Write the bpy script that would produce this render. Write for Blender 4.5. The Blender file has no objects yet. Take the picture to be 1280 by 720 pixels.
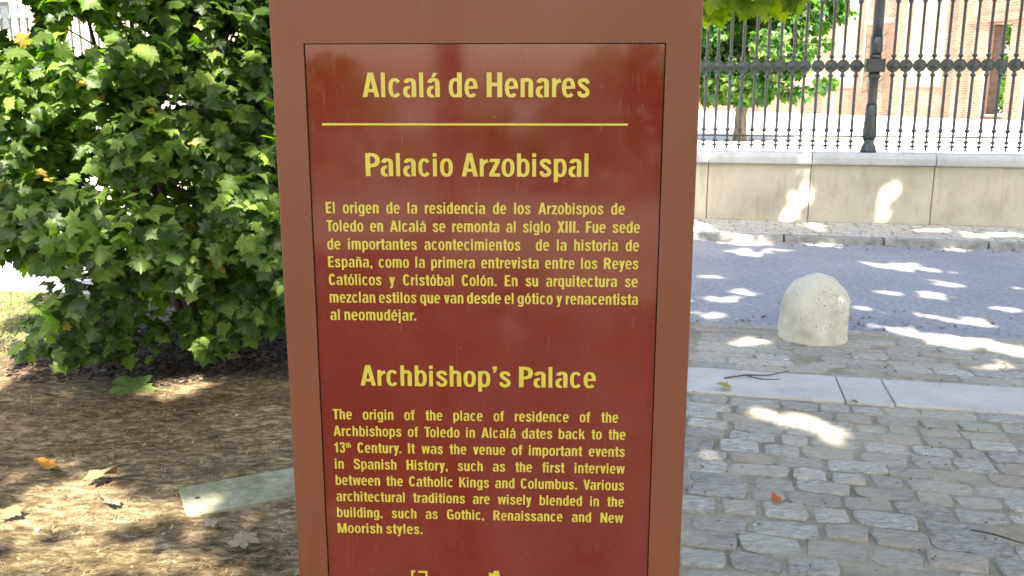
import bpy, math, random
import numpy as np
from mathutils import Vector, Matrix, noise

random.seed(7)
RNG = np.random.default_rng(11)
SC = bpy.context.scene
COL = SC.collection
PI = math.pi
R = math.radians

# ------------------------------------------------------------------ camera
CAM_H = 1.52
cd = bpy.data.cameras.new('camera')
cam = bpy.data.objects.new('camera', cd); COL.objects.link(cam)
cam.location = (0, 0, CAM_H)
cam.rotation_euler = (R(90 - 12.0), 0, 0)
cd.sensor_width = 36.0
cd.lens = 1132.0 / 1280.0 * 36.0
cd.clip_start = 0.05; cd.clip_end = 1500
cd.dof.use_dof = True; cd.dof.focus_distance = 1.19; cd.dof.aperture_fstop = 26.0
SC.camera = cam

# ------------------------------------------------------------------ light
SUN_EL = R(48.0)
SUN_AZ = Vector((0.10, -1.0, 0)).normalized()            # horizontal direction towards the sun
S = Vector((SUN_AZ.x * math.cos(SUN_EL), SUN_AZ.y * math.cos(SUN_EL), math.sin(SUN_EL)))
w = bpy.data.worlds.new('World'); SC.world = w; w.use_nodes = True
nt = w.node_tree
bg = nt.nodes['Background']
sky = nt.nodes.new('ShaderNodeTexSky'); sky.sky_type = 'NISHITA'; sky.sun_disc = False
sky.sun_elevation = SUN_EL; sky.sun_rotation = math.atan2(SUN_AZ.x, SUN_AZ.y)
sky.air_density = 1.0; sky.dust_density = 4.0; sky.ozone_density = 0.35
nt.links.new(sky.outputs[0], bg.inputs['Color']); bg.inputs['Strength'].default_value = 0.12
sl = bpy.data.lights.new('sun', 'SUN'); sl.energy = 5.0; sl.angle = R(0.53); sl.color = (1.0, 0.93, 0.82)
so = bpy.data.objects.new('sun', sl); COL.objects.link(so)
so.rotation_euler = S.to_track_quat('Z', 'Y').to_euler()
so.location = (0, 0, 30)

SC.view_settings.view_transform = 'Standard'; SC.view_settings.look = 'None'
SC.view_settings.gamma = 1.0; SC.view_settings.exposure = 2.64
SC.render.engine = 'CYCLES'
SC.cycles.max_bounces = 8; SC.cycles.diffuse_bounces = 4; SC.cycles.transmission_bounces = 4
SC.cycles.transparent_max_bounces = 4; SC.cycles.use_denoising = True
SC.cycles.sample_clamp_indirect = 8.0
SC.cycles.caustics_reflective = False; SC.cycles.caustics_refractive = False

# street frame: u runs along the street (to the right and a little nearer), v across it, away from the camera
A = 0.2142
cA, sA = math.cos(A), math.sin(A)
def st(u, v, z=0.0): return Vector((u * cA + v * sA, -u * sA + v * cA, z))
ST = -A

# ------------------------------------------------------------------ helpers
def tag(o, label=None, cat=None, group=None, kind=None):
    if label: o['label'] = label
    if cat: o['category'] = cat
    if group: o['group'] = group
    if kind: o['kind'] = kind
    return o

def empty(name, loc=(0, 0, 0), rz=0.0):
    o = bpy.data.objects.new(name, None); COL.objects.link(o)
    o.location = loc; o.rotation_euler = (0, 0, rz); o.empty_display_size = 0.1
    return o

def link(name, me, parent=None, loc=(0, 0, 0), rot=(0, 0, 0), scale=(1, 1, 1)):
    o = bpy.data.objects.new(name, me); COL.objects.link(o)
    o.location = loc; o.rotation_euler = rot; o.scale = scale
    if parent: o.parent = parent
    return o

class MB:
    def __init__(s): s.v = []; s.f = []
    def add(s, vs, fs):
        b = len(s.v); s.v += [tuple(p) for p in vs]; s.f += [tuple(b + i for i in f) for f in fs]
    def box(s, x0, x1, y0, y1, z0, z1):
        s.add([(x0,y0,z0),(x1,y0,z0),(x1,y1,z0),(x0,y1,z0),(x0,y0,z1),(x1,y0,z1),(x1,y1,z1),(x0,y1,z1)],
              [(0,3,2,1),(4,5,6,7),(0,1,5,4),(1,2,6,5),(2,3,7,6),(3,0,4,7)])
    def lathe(s, prof, n=10, c=(0,0,0), cap=True, flute=0.0):
        vs = []
        for r, z in prof:
            for k in range(n):
                a = 2 * PI * k / n
                rr = r * (1 - (flute if k % 2 else 0))
                vs.append((c[0] + rr * math.cos(a), c[1] + rr * math.sin(a), c[2] + z))
        fs = []
        for i in range(len(prof) - 1):
            for k in range(n):
                k2 = (k + 1) % n
                fs.append((i*n+k, i*n+k2, (i+1)*n+k2, (i+1)*n+k))
        if cap:
            fs.append(tuple(range(n))[::-1]); fs.append(tuple((len(prof)-1)*n + k for k in range(n)))
        s.add(vs, fs)
    def tube(s, pts, rads, n=6):
        pts = [Vector(p) for p in pts]; vs = []; 
        for i, p in enumerate(pts):
            d = (pts[min(i+1, len(pts)-1)] - pts[max(i-1, 0)]).normalized()
            a = d.cross(Vector((0.31, 0.17, 0.93))).normalized(); b = d.cross(a)
            for k in range(n):
                t = 2 * PI * k / n
                vs.append(p + (a * math.cos(t) + b * math.sin(t)) * rads[i])
        fs = []
        for i in range(len(pts) - 1):
            for k in range(n):
                k2 = (k + 1) % n
                fs.append((i*n+k, i*n+k2, (i+1)*n+k2, (i+1)*n+k))
        fs.append(tuple(range(n))[::-1]); fs.append(tuple((len(pts)-1)*n + k for k in range(n)))
        s.add(vs, fs)
    def mesh(s, name, mat, smooth=False):
        me = bpy.data.meshes.new(name); me.from_pydata(s.v, [], s.f); me.update()
        if mat: me.materials.append(mat)
        if smooth: me.polygons.foreach_set('use_smooth', [True] * len(me.polygons))
        return me
    def build(s, name, mat, parent=None, smooth=False, **k):
        return link(name, s.mesh(name, mat, smooth), parent, **k)

def np_mesh(name, V, F, mat, tint=None, smooth=False):
    """V (n,3), F (m,k) all faces with k corners; tint per vertex float"""
    me = bpy.data.meshes.new(name)
    V = np.ascontiguousarray(V, dtype=np.float32); F = np.ascontiguousarray(F, dtype=np.int32)
    me.vertices.add(len(V)); me.vertices.foreach_set('co', V.ravel())
    k = F.shape[1]
    me.loops.add(F.size); me.loops.foreach_set('vertex_index', F.ravel())
    me.polygons.add(len(F))
    me.polygons.foreach_set('loop_start', np.arange(0, F.size, k, dtype=np.int32))
    me.polygons.foreach_set('loop_total', np.full(len(F), k, dtype=np.int32))
    if smooth: me.polygons.foreach_set('use_smooth', np.ones(len(F), dtype=bool))
    if tint is not None:
        at = me.attributes.new('tint', 'FLOAT', 'POINT'); at.data.foreach_set('value', np.asarray(tint, dtype=np.float32))
    me.update(calc_edges=True); me.validate()
    me.materials.append(mat)
    return me

def scatter(TV, TF, P, M, sc, tint):
    """copies of template (TV,TF) at P with rotation matrices M (n,3,3) and scale sc"""
    n = len(P); nv = len(TV)
    V = np.einsum('nij,vj->nvi', M * sc[:, None, None], TV) + P[:, None, :]
    F = TF[None] + (np.arange(n) * nv)[:, None, None]
    return V.reshape(-1, 3), F.reshape(-1, TF.shape[1]), np.repeat(tint, nv)

def frames(N, T):
    """rotation matrices with z = N (normal), y ~ T (tip direction)"""
    N = N / np.linalg.norm(N, axis=1, keepdims=True)
    X = np.cross(T, N); X /= np.linalg.norm(X, axis=1, keepdims=True) + 1e-9
    Y = np.cross(N, X)
    return np.stack([X, Y, N], axis=2)

# ------------------------------------------------------------------ materials
def ramp(nt, fac, stops):
    r = nt.nodes.new('ShaderNodeValToRGB'); nt.links.new(fac, r.inputs[0])
    e = r.color_ramp.elements
    while len(e) < len(stops): e.new(0.5)
    for k, (p, c) in enumerate(stops):
        e[k].position = p; e[k].color = (c[0], c[1], c[2], 1)
    return r.outputs[0]
def noise_n(nt, scale, detail=4, rough=0.6, vec=None, dist=0.0):
    n = nt.nodes.new('ShaderNodeTexNoise'); n.inputs['Scale'].default_value = scale
    n.inputs['Detail'].default_value = detail; n.inputs['Roughness'].default_value = rough
    n.inputs['Distortion'].default_value = dist
    if vec: nt.links.new(vec, n.inputs['Vector'])
    return n.outputs['Fac']
def coords(nt, scale=(1,1,1), kind='Object', rot=(0,0,0)):
    t = nt.nodes.new('ShaderNodeTexCoord'); m = nt.nodes.new('ShaderNodeMapping')
    m.inputs['Scale'].default_value = scale; m.inputs['Rotation'].default_value = rot
    nt.links.new(t.outputs[kind], m.inputs[0]); return m.outputs[0]
def mixc(nt, fac, a, b, mode='MIX'):
    m = nt.nodes.new('ShaderNodeMix'); m.data_type = 'RGBA'; m.blend_type = mode
    for s, v in ((0, fac), (6, a), (7, b)):
        if isinstance(v, (int, float)): m.inputs[s].default_value = v
        elif isinstance(v, tuple): m.inputs[s].default_value = (*v, 1)
        else: nt.links.new(v, m.inputs[s])
    return m.outputs[2]
def math_n(nt, op, a, b=0.5):
    m = nt.nodes.new('ShaderNodeMath'); m.operation = op
    for s, v in ((0, a), (1, b)):
        if isinstance(v, (int, float)): m.inputs[s].default_value = v
        else: nt.links.new(v, m.inputs[s])
    return m.outputs[0]
def base_mat(name, rough=0.8, spec=0.3):
    m = bpy.data.materials.new(name); m.use_nodes = True
    b = m.node_tree.nodes['Principled BSDF']
    b.inputs['Roughness'].default_value = rough; b.inputs['Specular IOR Level'].default_value = spec
    return m, m.node_tree, b
def bump(nt, b, h, strength=0.5, dist=0.01):
    n = nt.nodes.new('ShaderNodeBump'); n.inputs['Strength'].default_value = strength; n.inputs['Distance'].default_value = dist
    nt.links.new(h, n.inputs['Height']); nt.links.new(n.outputs[0], b.inputs['Normal'])
def simple(name, stops, scale=8, rough=0.85, bs=0.5, bd=0.01, bscale=None, vscale=(1,1,1), kind='Object', spec=0.3, big=None, rand=0.0, metallic=0.0, detail=6):
    m, nt, b = base_mat(name, rough, spec)
    v = coords(nt, vscale, kind)
    c = ramp(nt, noise_n(nt, scale, detail, 0.65, v), stops)
    if big:
        c = mixc(nt, ramp(nt, noise_n(nt, big[0], 3, 0.6, v), [(0.4, (0,0,0)), (0.62, (1,1,1))]), c, big[1], 'MULTIPLY')
    if rand:
        oi = nt.nodes.new('ShaderNodeObjectInfo')
        k = math_n(nt, 'MULTIPLY_ADD', oi.outputs['Random'], rand)
        k.node.inputs[2].default_value = 1 - rand / 2
        hs = nt.nodes.new('ShaderNodeHueSaturation'); nt.links.new(c, hs.inputs['Color']); nt.links.new(k, hs.inputs['Value'])
        c = hs.outputs[0]
    nt.links.new(c, b.inputs['Base Color'])
    b.inputs['Metallic'].default_value = metallic
    if bs: bump(nt, b, noise_n(nt, bscale or scale * 3, 8, 0.7, v), bs, bd)
    return m

def leaf_mat(name, stops, trans=(0.25, 0.5, 0.05), tf=0.45, rough=0.45, spec=0.35):
    m, nt, b = base_mat(name, rough, spec)
    at = nt.nodes.new('ShaderNodeAttribute'); at.attribute_name = 'tint'
    oi = nt.nodes.new('ShaderNodeObjectInfo')
    f = math_n(nt, 'ADD', at.outputs['Fac'], math_n(nt, 'MULTIPLY', oi.outputs['Random'], 0.25))
    geo = nt.nodes.new('ShaderNodeNewGeometry')
    c = ramp(nt, f, stops)
    v = coords(nt, (1,1,1), 'Object')
    c = mixc(nt, math_n(nt, 'MULTIPLY', noise_n(nt, 30, 4, 0.6, v), 0.5), c, (0.55, 0.7, 0.5), 'MULTIPLY')
    nt.links.new(c, b.inputs['Base Color'])
    t = nt.nodes.new('ShaderNodeBsdfTranslucent')
    tc = mixc(nt, 1.0, c, trans, 'MULTIPLY')
    g = nt.nodes.new('ShaderNodeHueSaturation'); g.inputs['Value'].default_value = 6.0; g.inputs['Saturation'].default_value = 1.05
    nt.links.new(tc, g.inputs['Color']); nt.links.new(g.outputs[0], t.inputs['Color'])
    mx = nt.nodes.new('ShaderNodeMixShader'); mx.inputs[0].default_value = tf
    nt.links.new(b.outputs[0], mx.inputs[1]); nt.links.new(t.outputs[0], mx.inputs[2])
    nt.links.new(mx.outputs[0], nt.nodes['Material Output'].inputs['Surface'])
    return m

M = {}
M['shrub_leaf'] = leaf_mat('shrub_leaf', trans=(0.34, 0.5, 0.05), tf=0.5, stops=[(0.0, (0.020,0.034,0.009)), (0.38, (0.060,0.095,0.024)), (0.58, (0.125,0.175,0.042)), (0.85, (0.22,0.27,0.06)), (0.97, (0.22,0.27,0.075)), (1.0, (0.40,0.24,0.06))])
M['canopy_leaf'] = leaf_mat('canopy_leaf', [(0.0, (0.03,0.07,0.02)), (0.5, (0.06,0.13,0.03)), (1.0, (0.12,0.22,0.04))], tf=0.3)
M['branch_leaf'] = leaf_mat('branch_leaf', [(0.0, (0.08,0.13,0.02)), (0.5, (0.15,0.2,0.03)), (1.0, (0.26,0.27,0.035))], trans=(0.38,0.46,0.06), tf=0.6)
M['court_leaf'] = leaf_mat('court_leaf', [(0.0, (0.018,0.05,0.022)), (0.5, (0.032,0.08,0.028)), (1.0, (0.10,0.145,0.03))], tf=0.35)
M['bark'] = simple('bark', [(0.3, (0.06,0.045,0.03)), (0.55, (0.16,0.13,0.095)), (0.75, (0.28,0.25,0.18))], 14, vscale=(1,1,0.35), bs=0.8, bd=0.02)
M['twig'] = simple('twig', [(0.3, (0.05,0.035,0.025)), (0.7, (0.14,0.10,0.07))], 40)
M['asphalt'] = simple('asphalt', [(0.3, (0.18,0.175,0.175)), (0.5, (0.275,0.268,0.268)), (0.7, (0.37,0.36,0.35))], 28.0, bscale=260, bs=0.6, bd=0.005, big=(0.9, (0.84,0.85,0.9)), rough=0.75, detail=12)
M['mortar'] = simple('mortar', [(0.25, (0.22,0.185,0.125)), (0.5, (0.35,0.31,0.225)), (0.75, (0.46,0.41,0.31))], 7, bscale=90, bs=0.9, bd=0.012, detail=10, big=(1.6, (0.75,0.74,0.72)))
M['marble'] = simple('marble', [(0.25, (0.38,0.35,0.31)), (0.5, (0.54,0.505,0.46)), (0.7, (0.64,0.605,0.56))], 5, bscale=60, bs=0.35, bd=0.004, rough=0.6, big=(6, (0.82,0.80,0.76)), rand=0.12, detail=10)
M['kerb'] = simple('kerb', [(0.25, (0.12,0.12,0.10)), (0.5, (0.24,0.24,0.22)), (0.75, (0.36,0.35,0.32))], 9, bscale=50, bs=0.6, bd=0.01, rand=0.2)
M['sidewalk'] = simple('sidewalk', [(0.3, (0.13,0.135,0.13)), (0.5, (0.25,0.255,0.25)), (0.75, (0.36,0.35,0.33))], 10, bscale=45, bs=0.8, bd=0.012, big=(3, (0.8,0.8,0.78)), detail=10)
M['marble'] = None
M['fallen'] = {}

def stone_mat():
    m, nt, b = base_mat('schist_cobble', 0.78, 0.35)
    t = nt.nodes.new('ShaderNodeTexCoord')
    geo = nt.nodes.new('ShaderNodeNewGeometry')
    mp = nt.nodes.new('ShaderNodeMapping'); mp.inputs['Rotation'].default_value = (0, 0, A + 0.25); mp.inputs['Scale'].default_value = (0.7, 1.9, 1.2)
    nt.links.new(geo.outputs['Position'], mp.inputs[0]); v = mp.outputs[0]
    n1 = noise_n(nt, 34, 12, 0.78, v, 0.4)
    c = ramp(nt, n1, [(0.33, (0.075,0.07,0.058)), (0.43, (0.25,0.236,0.20)), (0.55, (0.40,0.38,0.33)), (0.68, (0.60,0.57,0.50))])
    oi = nt.nodes.new('ShaderNodeObjectInfo')
    k = math_n(nt, 'MULTIPLY_ADD', oi.outputs['Random'], 0.55); k.node.inputs[2].default_value = 0.74
    hs = nt.nodes.new('ShaderNodeHueSaturation'); nt.links.new(c, hs.inputs['Color']); nt.links.new(k, hs.inputs['Value'])
    wn = nt.nodes.new('ShaderNodeTexWhiteNoise'); wn.noise_dimensions = '1D'; nt.links.new(oi.outputs['Random'], wn.inputs['W'])
    hs_o = mixc(nt, math_n(nt, 'MULTIPLY', math_n(nt, 'POWER', wn.outputs['Value'], 2.0), 0.55), hs.outputs[0], (0.36, 0.27, 0.19))
    # sandy dirt washed over parts of the paving
    dust = ramp(nt, noise_n(nt, 1.9, 6, 0.65, geo.outputs['Position']), [(0.44, (0,0,0)), (0.66, (0.8,0.8,0.8))])
    c2 = mixc(nt, dust, hs_o, (0.40, 0.355, 0.265))
    nt.links.new(c2, b.inputs['Base Color'])
    bump(nt, b, n1, 0.9, 0.012)
    return m
M['cobble'] = stone_mat()

def dirt_mat():
    m, nt, b = base_mat('dirt', 0.95, 0.15)
    geo = nt.nodes.new('ShaderNodeNewGeometry')
    mp = nt.nodes.new('ShaderNodeMapping'); mp.inputs['Scale'].default_value = (0.6, 1.3, 1)
    nt.links.new(geo.outputs['Position'], mp.inputs[0]); v = mp.outputs[0]
    n1 = noise_n(nt, 26, 12, 0.75, v, 0.4)
    c = ramp(nt, n1, [(0.36, (0.035,0.024,0.011)), (0.5, (0.155,0.112,0.058)), (0.64, (0.40,0.32,0.195))])
    n2 = ramp(nt, noise_n(nt, 1.3, 4, 0.6, v), [(0.38, (0.5,0.48,0.43)), (0.6, (1,1,1))])
    c = mixc(nt, 1.0, c, n2, 'MULTIPLY')
    # dark bark mulch round the shrub's foot
    d = nt.nodes.new('ShaderNodeVectorMath'); d.operation = 'DISTANCE'
    mp2 = nt.nodes.new('ShaderNodeMapping'); mp2.inputs['Scale'].default_value = (0.62, 1, 1); mp2.inputs['Location'].default_value = (0, 0, 0)
    nt.links.new(geo.outputs['Position'], mp2.inputs[0]); nt.links.new(mp2.outputs[0], d.inputs[0]); d.inputs[1].default_value = (-1.25, 5.35, 0)
    dd = math_n(nt, 'ADD', d.outputs['Value'], math_n(nt, 'MULTIPLY', noise_n(nt, 5, 5, 0.7, geo.outputs['Position']), 0.5))
    mk = ramp(nt, dd, [(0.75, (1,1,1)), (1.0, (0,0,0))])
    dark = ramp(nt, noise_n(nt, 45, 8, 0.7, v), [(0.35, (0.02,0.014,0.01)), (0.7, (0.09,0.06,0.04))])
    c = mixc(nt, mk, c, dark)
    nt.links.new(c, b.inputs['Base Color'])
    bump(nt, b, n1, 0.6, 0.015)
    return m
M['dirt'] = dirt_mat()
M['straw'] = simple('straw', [(0.38, (0.035,0.025,0.012)), (0.5, (0.145,0.106,0.055)), (0.64, (0.38,0.30,0.175))], 9, bs=0, kind='Object')
M['chip'] = simple('bark_chip', [(0.4, (0.02,0.014,0.01)), (0.55, (0.06,0.04,0.028)), (0.72, (0.20,0.15,0.11))], 25, bs=0)
M['litter'] = simple('dry_litter', [(0.38, (0.12,0.08,0.04)), (0.5, (0.24,0.17,0.09)), (0.68, (0.36,0.29,0.18))], 12, bs=0)
M['grass'] = simple('grass', [(0.35, (0.05,0.10,0.02)), (0.5, (0.12,0.18,0.04)), (0.65, (0.24,0.26,0.09))], 12, bs=0)
M['iron'] = simple('painted_iron', [(0.3, (0.018,0.024,0.022)), (0.6, (0.035,0.045,0.04)), (0.8, (0.07,0.08,0.065))], 25, rough=0.42, bs=0.25, bd=0.003, spec=0.5)

def limestone(name, tone, pits=True):
    m, nt, b = base_mat(name, 0.85, 0.25)
    geo = nt.nodes.new('ShaderNodeTexCoord'); v = geo.outputs['Object']
    c = ramp(nt, noise_n(nt, 5, 9, 0.65, v), [(0.3, tuple(t*0.72 for t in tone)), (0.5, tone), (0.72, tuple(min(1, t*1.2) for t in tone))])
    vo = nt.nodes.new('ShaderNodeTexVoronoi'); vo.inputs['Scale'].default_value = 42; nt.links.new(v, vo.inputs['Vector'])
    patch = ramp(nt, noise_n(nt, 6.5, 5, 0.6, v), [(0.47, (0,0,0)), (0.6, (1,1,1))])
    pit = ramp(nt, vo.outputs['Distance'], [(0.10, (1,1,1)), (0.26, (0,0,0))])
    pf = mixc(nt, 1.0, pit, patch, 'MULTIPLY')
    c = mixc(nt, math_n(nt, 'MULTIPLY', pf, 0.75) if False else pf, c, tuple(t*0.38 for t in tone))
    spk = ramp(nt, noise_n(nt, 120, 3, 0.6, v), [(0.60, (1,1,1)), (0.72, (0.6,0.58,0.52))])
    c = mixc(nt, 1.0, c, spk, 'MULTIPLY')
    nt.links.new(c, b.inputs['Base Color'])
    h = math_n(nt, 'SUBTRACT', noise_n(nt, 40, 8, 0.7, v), math_n(nt, 'MULTIPLY', pf, 1.2))
    bump(nt, b, h, 0.8, 0.008)
    return m
M['bollard'] = limestone('bollard_stone', (0.56, 0.52, 0.41))
def wall_mat(name, tone, rand=0.12):
    m, nt, b = base_mat(name, 0.85, 0.25)
    g = nt.nodes.new('ShaderNodeNewGeometry'); v = g.outputs['Position']
    c = ramp(nt, noise_n(nt, 2.2, 8, 0.62, v), [(0.3, tuple(t*0.8 for t in tone)), (0.52, tone), (0.75, tuple(t*1.12 for t in tone))])
    st_ = nt.nodes.new('ShaderNodeMapping'); st_.inputs['Scale'].default_value = (6, 6, 0.7); nt.links.new(v, st_.inputs[0])
    dr = ramp(nt, noise_n(nt, 1.6, 5, 0.7, st_.outputs[0]), [(0.54, (1,1,1)), (0.80, (0.74,0.69,0.60))])
    c = mixc(nt, 1.0, c, dr, 'MULTIPLY')
    spk = ramp(nt, noise_n(nt, 60, 4, 0.7, v), [(0.62, (1,1,1)), (0.74, (0.62,0.58,0.5))])
    c = mixc(nt, 1.0, c, spk, 'MULTIPLY')
    oi = nt.nodes.new('ShaderNodeObjectInfo')
    k = math_n(nt, 'MULTIPLY_ADD', oi.outputs['Random'], rand); k.node.inputs[2].default_value = 1 - rand/2
    hs = nt.nodes.new('ShaderNodeHueSaturation'); nt.links.new(c, hs.inputs['Color']); nt.links.new(k, hs.inputs['Value'])
    nt.links.new(hs.outputs[0], b.inputs['Base Color'])
    bump(nt, b, noise_n(nt, 55, 8, 0.75, v), 0.45, 0.006)
    return m
M['slab'] = wall_mat('wall_slab_stone', (0.43, 0.39, 0.295), 0.15)
M['marble'] = wall_mat('strip_stone', (0.48, 0.445, 0.40), 0.14)
M['coping'] = wall_mat('coping_stone', (0.42, 0.42, 0.40), 0.1)
M['joint'] = simple('joint_mortar', [(0.3, (0.07,0.06,0.045)), (0.7, (0.14,0.12,0.09))], 20)
M['court'] = simple('courtyard_sand', [(0.3, (0.50,0.46,0.40)), (0.7, (0.62,0.58,0.52))], 0.8, bs=0.3, bscale=20)
M['far_ground'] = simple('far_ground', [(0.3, (0.11,0.095,0.065)), (0.7, (0.18,0.155,0.11))], 0.4, bs=0.3, bscale=10)
M['render'] = simple('cream_render', [(0.3, (0.40,0.32,0.20)), (0.55, (0.50,0.42,0.28)), (0.75, (0.56,0.49,0.36))], 0.5, bs=0.2, bscale=8, detail=8)
M['dark_wood'] = simple('dark_wood', [(0.3, (0.05,0.035,0.025)), (0.7, (0.12,0.085,0.06))], 6)
M['glass'] = simple('window_glass', [(0.3, (0.03,0.04,0.05)), (0.7, (0.06,0.07,0.08))], 2, rough=0.08, bs=0, spec=0.6)
def brick_mat():
    m, nt, b = base_mat('pink_brick', 0.9, 0.2)
    t = nt.nodes.new('ShaderNodeTexCoord'); sp = nt.nodes.new('ShaderNodeSeparateXYZ'); cb = nt.nodes.new('ShaderNodeCombineXYZ')
    nt.links.new(t.outputs['Object'], sp.inputs[0])
    nt.links.new(math_n(nt, 'ADD', sp.outputs[0], sp.outputs[1]), cb.inputs[0]); nt.links.new(sp.outputs[2], cb.inputs[1])
    br = nt.nodes.new('ShaderNodeTexBrick'); br.inputs['Scale'].default_value = 1.0
    br.inputs['Brick Width'].default_value = 0.30; br.inputs['Row Height'].default_value = 0.085; br.inputs['Mortar Size'].default_value = 0.012
    br.inputs['Color1'].default_value = (0.28,0.14,0.09,1); br.inputs['Color2'].default_value = (0.35,0.21,0.15,1); br.inputs['Mortar'].default_value = (0.38,0.30,0.23,1)
    nt.links.new(cb.outputs[0], br.inputs['Vector'])
    c = mixc(nt, 1.0, br.outputs['Color'], ramp(nt, noise_n(nt, 0.9, 8, 0.7, t.outputs['Object']), [(0.3, (0.75,0.7,0.66)), (0.6, (1,1,1)), (0.8, (1.1,1.1,1.05))]), 'MULTIPLY')
    nt.links.new(c, b.inputs['Base Color'])
    return m
M['brick'] = brick_mat()

# ------------------------------------------------------------------ canopy holes: where sunlight reaches the place
# each hole: centre point on the lit surface, half width along X, half length along the ground, twist
PE = Vector((1, 0, 0)); PE = (PE - S * PE.dot(S)).normalized(); PF = S.cross(PE).normalized()
se, ce = math.sin(SUN_EL), math.cos(SUN_EL)
HOLES = []
def hg(x, y, a, b, z=0.0, rot=0.0): HOLES.append((Vector((x, y, z)), a, b * se, rot))
def hw(x, y, z, a, c, rot=0.0): HOLES.append((Vector((x, y, z)), a, c * ce, rot))
for a in [(-1.79,4.56,.20,.30),(-2.28,4.55,.11,.10),(-1.74,3.28,.24,.24),(-1.42,3.06,.32,.24),(-1.80,2.98,.18,.16),(-1.5,2.72,.30,.12),(-1.42,3.95,.09,.09),
          (-1.15,2.93,.05,.05),
          (1.20,4.26,.11,.17),(1.36,4.06,.14,.13),(1.52,3.90,.08,.07),(.84,3.78,.05,.08),
          (1.51,5.50,.13,.16),(2.88,5.47,.26,.20),(2.66,5.72,.16,.10),(3.1,5.3,.2,.1),(2.8,4.92,.2,.05),(2.57,5.87,.2,.10),(1.83,7.0,.18,.20),(1.55,6.75,.2,.1),(1.4,6.2,.15,.13),(1.72,7.65,.13,.13),
          (3.56,8.1,.24,.18),(3.33,8.34,.10,.10),(3.75,7.9,.12,.10),(3.63,7.31,.16,.13),(3.13,6.04,.22,.15),(2.57,6.37,.12,.10),(2.95,6.25,.24,.10),(3.3,6.9,.22,.1),(4.48,9.01,.2,.13),(4.2,7.1,.2,.12),(3.6,6.4,.15,.1),
          (2.9,7.0,.1,.1),(2.3,8.9,.2,.15)]:
    hg(*a)
for a in [(2.51,9.40,.22,.18),(3.25,9.2,.22,.18),(3.37,9.97,.12,.22),(4.62,9.78,.28,.18),(4.96,9.43,.3,.16),(2.3,9.72,.10,.10),(5.3,9.5,.2,.2)]:
    hg(a[0], a[1], a[2], a[3], 0.1)
for a in [(3.30,10.40,.36,.11,.17,.5),(3.18,10.43,.17,.11,.07,.3),(3.40,10.38,.62,.04,.10,.3),(4.22,10.19,.28,.14,.16,.4),(4.30,10.17,.50,.07,.14,.3),
          (4.93,10.05,.47,.05,.09,.6),(5.1,10.02,.35,.05,.06,.6),(3.37,10.3,.88,.08,.12,0),(5.4,9.9,.55,.03,.08,.5)]:
    hw(*a)
# specks of light on the shrub
for a in [(-1.45,4.55,.95,.10,.10),(-1.85,4.35,.78,.09,.12),(-1.3,4.8,1.25,.06,.1),(-1.55,4.4,.55,.07,.07),(-2.0,4.3,1.35,.05,.06),(-1.35,4.6,1.9,.06,.06),(-1.7,4.3,1.7,.05,.05),(-1.35,4.7,.7,.08,.1),(-1.25,4.8,1.55,.06,.1)]:
    hw(*a)
hw(2.02,5.43,.30,.03,.06,.4); hw(1.84,5.40,.07,.05,.05); hw(2.08,5.5,.16,.02,.07)
_r = random.Random(77)
for _k in range(44):
    _x = -1.15 - 1.15 * _r.random() ** 1.5; hw(_x, 4.25 + abs(_x + 1.9) * .5, _r.uniform(.35, 2.3), _r.uniform(.03, .08), _r.uniform(.04, .10), _r.uniform(0, 1))
HC = np.array([h[0][:] for h in HOLES]); Sn = np.array(S[:]); PEn = np.array(PE[:]); PFn = np.array(PF[:])
def hole_mask(P, pad=None):
    """True where a leaf at P would stand in one of the openings of the canopy"""
    out = np.zeros(len(P), bool)
    soft = pad is None
    if soft: pad = 0.085
    q_ = RNG.random(len(P)) ** 1.5 if soft else 0.0
    for (c, a, b, rot) in HOLES:
        d = P - np.array(c[:]); e = d @ PEn; f = d @ PFn
        cr, sr = math.cos(rot), math.sin(rot)
        e2 = e * cr + f * sr; f2 = -e * sr + f * cr
        out |= np.sqrt((e2 / (a + pad)) ** 2 + (f2 / (b + pad)) ** 2) < (1.28 - 0.75 * q_ if soft else 1.0)
    # the shrub's left flank and what lies left of it stand in open sun
    g = P - (P[:, 2:3] / Sn[2]) * Sn[None]
    edge = -2.80 + 1.02 * np.clip((g[:, 1] - 5.0) / 0.4, 0, 1) + 0.26 * np.sin(g[:, 1] * 3.1) + 0.12 * np.sin(g[:, 1] * 7.7 + 1)
    out |= (g[:, 0] < edge) & (g[:, 1] > 3.9)
    return out

# ------------------------------------------------------------------ ground and street
def grid_sheet(name, mat, x0, x1, y0, y1, nx, ny, zf, rz=0.0, kind='structure'):
    X, Y = np.meshgrid(np.linspace(x0, x1, nx), np.linspace(y0, y1, ny))
    Z = zf(X, Y)
    V = np.stack([X.ravel(), Y.ravel(), Z.ravel()], 1)
    i = np.arange(nx - 1)[None] + np.arange(ny - 1)[:, None] * nx; i = i.ravel()
    F = np.stack([i, i + 1, i + nx + 1, i + nx], 1)
    o = link(name, np_mesh(name, V, F, mat, smooth=True)); o.rotation_euler = (0, 0, rz); o['kind'] = kind
    return o
def wob(X, Y, f=1.0, s=0):
    return (np.sin(X*7.3*f+s)*np.cos(Y*5.1*f+1.3+s) + 0.6*np.sin(X*17.1*f+Y*9.3*f+s) + 0.4*np.cos(X*31*f-Y*27*f+s) + 0.3*np.sin(X*61*f+Y*53*f)) / 2.3

g = MB(); g.add([(-300,-300,-0.06),(300,-300,-0.06),(300,600,-0.06),(-300,600,-0.06)], [(0,1,2,3)])
g.build('ground', M['far_ground'])['kind'] = 'structure'

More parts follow.
